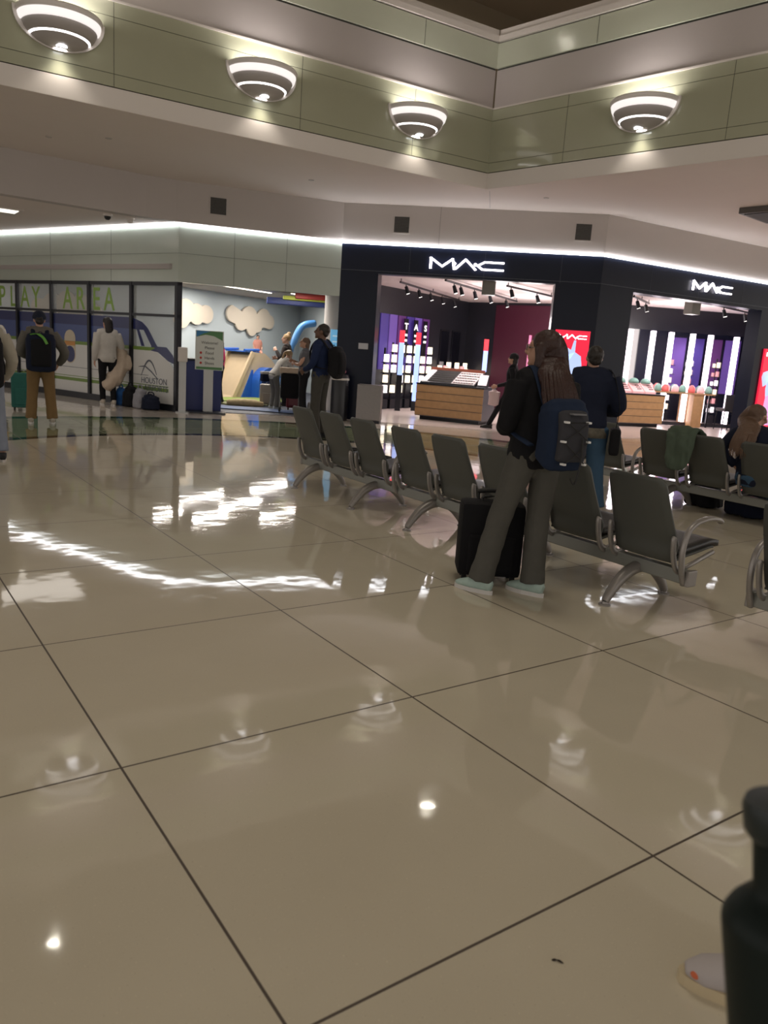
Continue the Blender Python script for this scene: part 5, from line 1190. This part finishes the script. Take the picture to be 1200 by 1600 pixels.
# green jacket over a seat of row two
bm = bmesh.new()
tube(bm, smooth_pts([(-.36, .0, .46), (-.33, .0, .62), (-.29, .02, .80), (-.21, .04, .885), (-.12, .02, .80), (-.08, .0, .66), (-.04, 0, .52)], 4), [(.10, .012), (.12, .014), (.14, .016), (.15, .018), (.15, .02), (.16, .022), (.17, .024), (.17, .024), (.17, .024), (.18, .024), (.18, .024), (.18, .024), (.19, .024), (.19, .024), (.19, .024), (.19, .024), (.18, .022), (.18, .022), (.17, .02), (.16, .02), (.16, .02), (.15, .018), (.14, .016), (.12, .014), (.10, .012)], 20, Vector((0, 1, 0)))
o = obj('green_jacket', remesh(bm, .010, 2, .02, 11, 4.), cloth('sage_jacket', (.085, .115, .085))); o.location = (7.47, 4.86, .0); tag(o, 'sage green jacket draped over a seat back in the second row', 'jacket')
for i, (x, y, w2, d2, h2, m, lab) in enumerate(((7.95, 5.0, .42, .3, .25, blackc, 'black bag on the floor under the second row of seats, left'), (7.9, 4.45, .46, .3, .24, navyc, 'dark bag on the floor under the second row of seats, right'))):
    bm = bmesh.new(); tube(bm, smooth_pts([(0, 0, .01), (0, 0, h2*.5), (0, 0, h2)], 5), [(w2*.45, d2*.45)]+[(w2*.5, d2*.5)]*7+[(w2*.4, d2*.4)]*3, 18, Vector((1, 0, 0)), sq=3)
    o = obj('duffel_bag', remesh(bm, .014, 2, .02, 10, x), m); o.location = (x, y, 0); o.rotation_euler.z = PI/2; tag(o, lab, 'bag')
# 14 child on the slide
person('small child in pink clothes sitting on top of the tan slide', (9.62, 20.1, .95), 2.9, .95, dict(pel=(0, 0, .50), wai=(0, 0, .66), che=(0, .0, .86), neb=(0, 0, 1.0), net=(0, 0, 1.08), head=(0, .02, 1.18), hipL=(-.09, .0, .48), hipR=(.09, 0, .48), kneL=(-.11, .38, .46), kneR=(.11, .38, .46), ankL=(-.11, .62, .22), ankR=(.11, .62, .22), shoL=(-.16, 0, .96), shoR=(.16, 0, .96), elbL=(-.2, .05, .72), wriL=(-.18, .2, .6), elbR=(.2, .05, .72), wriR=(.18, .2, .6)), (0, 0, 0), cloth('coral_top', (.48, .22, .17)), .6, cloth('coral_pants', (.45, .22, .17)), None, shoewhite, darkhair, 'short', voxel=.012, face=True, tophem=.86)

# ---------------------------------------------------------------- foreground
r_ = suitcase('black suitcase just outside the right edge, carrying the flask in a side holder', (1.02, .12, 0), .2, .34, .24, .62, mat('black_shell', (.008, .009, .010), .45), 0, 'suitcase', False)
r = root('travel_flask', 'dark green black flask with narrow neck at the lower right corner', 'flask', (.800, .290, .605))
r.rotation_euler = Vector((-.014, .042, .29)).to_track_quat('Z', 'Y').to_euler()
fm = mat('flask_dark', (.004, .010, .009), .5, spec=.25, noise_amt=.1)
bm = bmesh.new(); lathe(bm, [(0, 0), (.042, 0), (.045, .006), (.052, .16), (.0585, .292), (.0575, .300), (.050, .312), (.038, .324), (.030, .331), (.027, .338), (.027, .392), (.0, .392)], seg=40); obj('flask_body', bm, fm, r, auto=.8)
bm = bmesh.new(); lathe(bm, [(0, .392), (.031, .392), (.036, .400), (.037, .424), (.034, .432), (0, .434)], seg=32); obj('cap', bm, mat('flask_cap', (.010, .018, .020), .45), r, auto=.8)
bm = bmesh.new(); lathe(bm, [(0, -.012), (.052, -.012), (.056, .03), (.050, .03), (.047, .0), (0, .0)], seg=28); add_box(bm, (.04, -.16, -.01), (.10, .0, .02)); o = obj('cup_holder', bm, M_['rubber'], r_); o.matrix_parent_inverse = Matrix.Identity(4)
p_ = Matrix.Rotation(-.2, 3, 'Z') @ (Vector((.800, .290, .60)) - Vector((1.02, .12, 0))); o.location = p_
# pale sneaker toe on the floor
r = root('sneaker', 'pale sneaker with cream sole and orange mark at the bottom right corner', 'shoe', (1.71, .76, 0), .64)
bm = bmesh.new(); tube(bm, [(0, -.15, .05), (0, -.12, .06), (0, -.03, .062), (0, .05, .052), (0, .11, .042), (0, .15, .036)], [(.028, .03), (.042, .045), (.044, .05), (.048, .042), (.046, .030), (.02, .012)], 18, Vector((1, 0, 0)))
obj('upper', remesh(bm, .006, 2), mat('sneaker_white', (.48, .44, .44), .7), r)
bm = bmesh.new(); prism(bm, [(.052*math.sin(2*PI*i/28)*(1 if math.cos(2*PI*i/28) > -.2 else .85), -.0+.165*math.cos(2*PI*i/28), 0) for i in range(28)], (0, 0, 1), .030); obj('sole', bm, mat('sneaker_sole', (.60, .50, .33), .7), r)
bm = bmesh.new(); ell(bm, (-.025, .128, .044), (.014, .012, .008), 10); obj('orange_mark', bm, mat('orange_tag', (.65, .15, .06), .6), r, smooth=True)
bm = bmesh.new(); tube(bm, smooth_pts([(-.014, 0, .002), (0, .003, .004), (.016, -.001, .002)], 3), [(.001, .001), (.003, .001), (.003, .001), (.003, .001), (.003, .001), (.002, .001), (.0005, .0005)], 6); o = obj('leaf_scrap', bm, mat('scrap_brown', (.02, .012, .008), .8)); o.location = (1.39, 1.08, 0); o.rotation_euler.z = -.9; tag(o, 'tiny dark scrap lying on the beige floor in the foreground', 'litter')

# opposite sides of the atrium, behind the camera
F3 = Fr((11.1, -9.5), (-8.5, -8.6)); F4 = Fr((-8.5, -8.6), (-7.6, 11.7))
for nm, m, z0, z1, o in (('wall_atrium_rear', M_['greenglass'], 4.60, 5.60, 0), ('trim_17', M_['white'], 4.33, 4.60, .01), ('trim_18', M_['pinkmetal'], 5.60, 6.22, -.02), ('trim_19', M_['paleglass'], 6.22, 6.65, 0), ('trim_20', M_['white'], 6.65, 6.84, .03)):
    bm = bmesh.new(); F3.box(bm, 0, F3.L, z0, z1, o-.2, o); F4.box(bm, 0, F4.L, z0, z1, o-.2, o); struct(nm, bm, m)
# added display behind the pillar, hidden from direct view, to fill the mirror's reflection
FI = Fr((21.2, 10.62), (18.3, 10.80))
for i in range(5):
    s_ = .2+i*.5
    bm = bmesh.new(); FI.box(bm, s_, s_+.42, .9, 2.45, 0, .03); o = obj('purple_panel', bm, purple[i % 3]); tag(setloc(o, FI(s_, .9)), 'purple panel added for its mirror reflection on the inside of the right pillar, %s' % names5[i], 'wall panel', 'purple panels added for the mirror reflection')
for i, s_ in enumerate((.55, 1.3, 2.05, 2.6)):
    r = root('display_shelf', 'black display tower added for its reflection in the mirror wall, %s' % names5[i], 'display shelf', FI(s_, .007, .2), FI.rz(), 'display towers added for the mirror reflection')
    bm = bmesh.new(); add_box(bm, (-.02, -.02, 0), (.02, .02, 1.9)); add_box(bm, (-.12, -.1, 0), (.12, .1, .25)); obj('frame', bm, M_['blackmetal'], r)
    for k in range(6):
        z = .35+k*.26
        bm = bmesh.new(); add_box(bm, (-.15, -.14, z-.03), (.15, .0, z-.012)); obj('shelf', bm, M_['blackmetal'], r)
        bm = bmesh.new(); tube(bm, [(-.05, -.07, z-.01), (-.05, -.07, z+.14)], .05, 10); tube(bm, [(.07, -.07, z-.01), (.07, -.07, z+.10)], .04, 10); obj('lit_product', bm, prod[(i+k) % 3], r)
# seam across the soffit from the atrium corner
bm = bmesh.new(); f = Fr((9.60, 11.0), (10.65, 12.15)); f.box(bm, 0, f.L, 4.326, 4.331, 0, .012); struct('trim_15', bm, M_['bulk'])
bm = bmesh.new(); FBs = Fr(BK[5], BK[6]); 
for s_ in (1.95,): FBs.box(bm, s_, s_+.008, 3.6, 4.33, 0, .004)
struct('trim_16', bm, mat('seam_grey', (.25, .23, .21), .7))
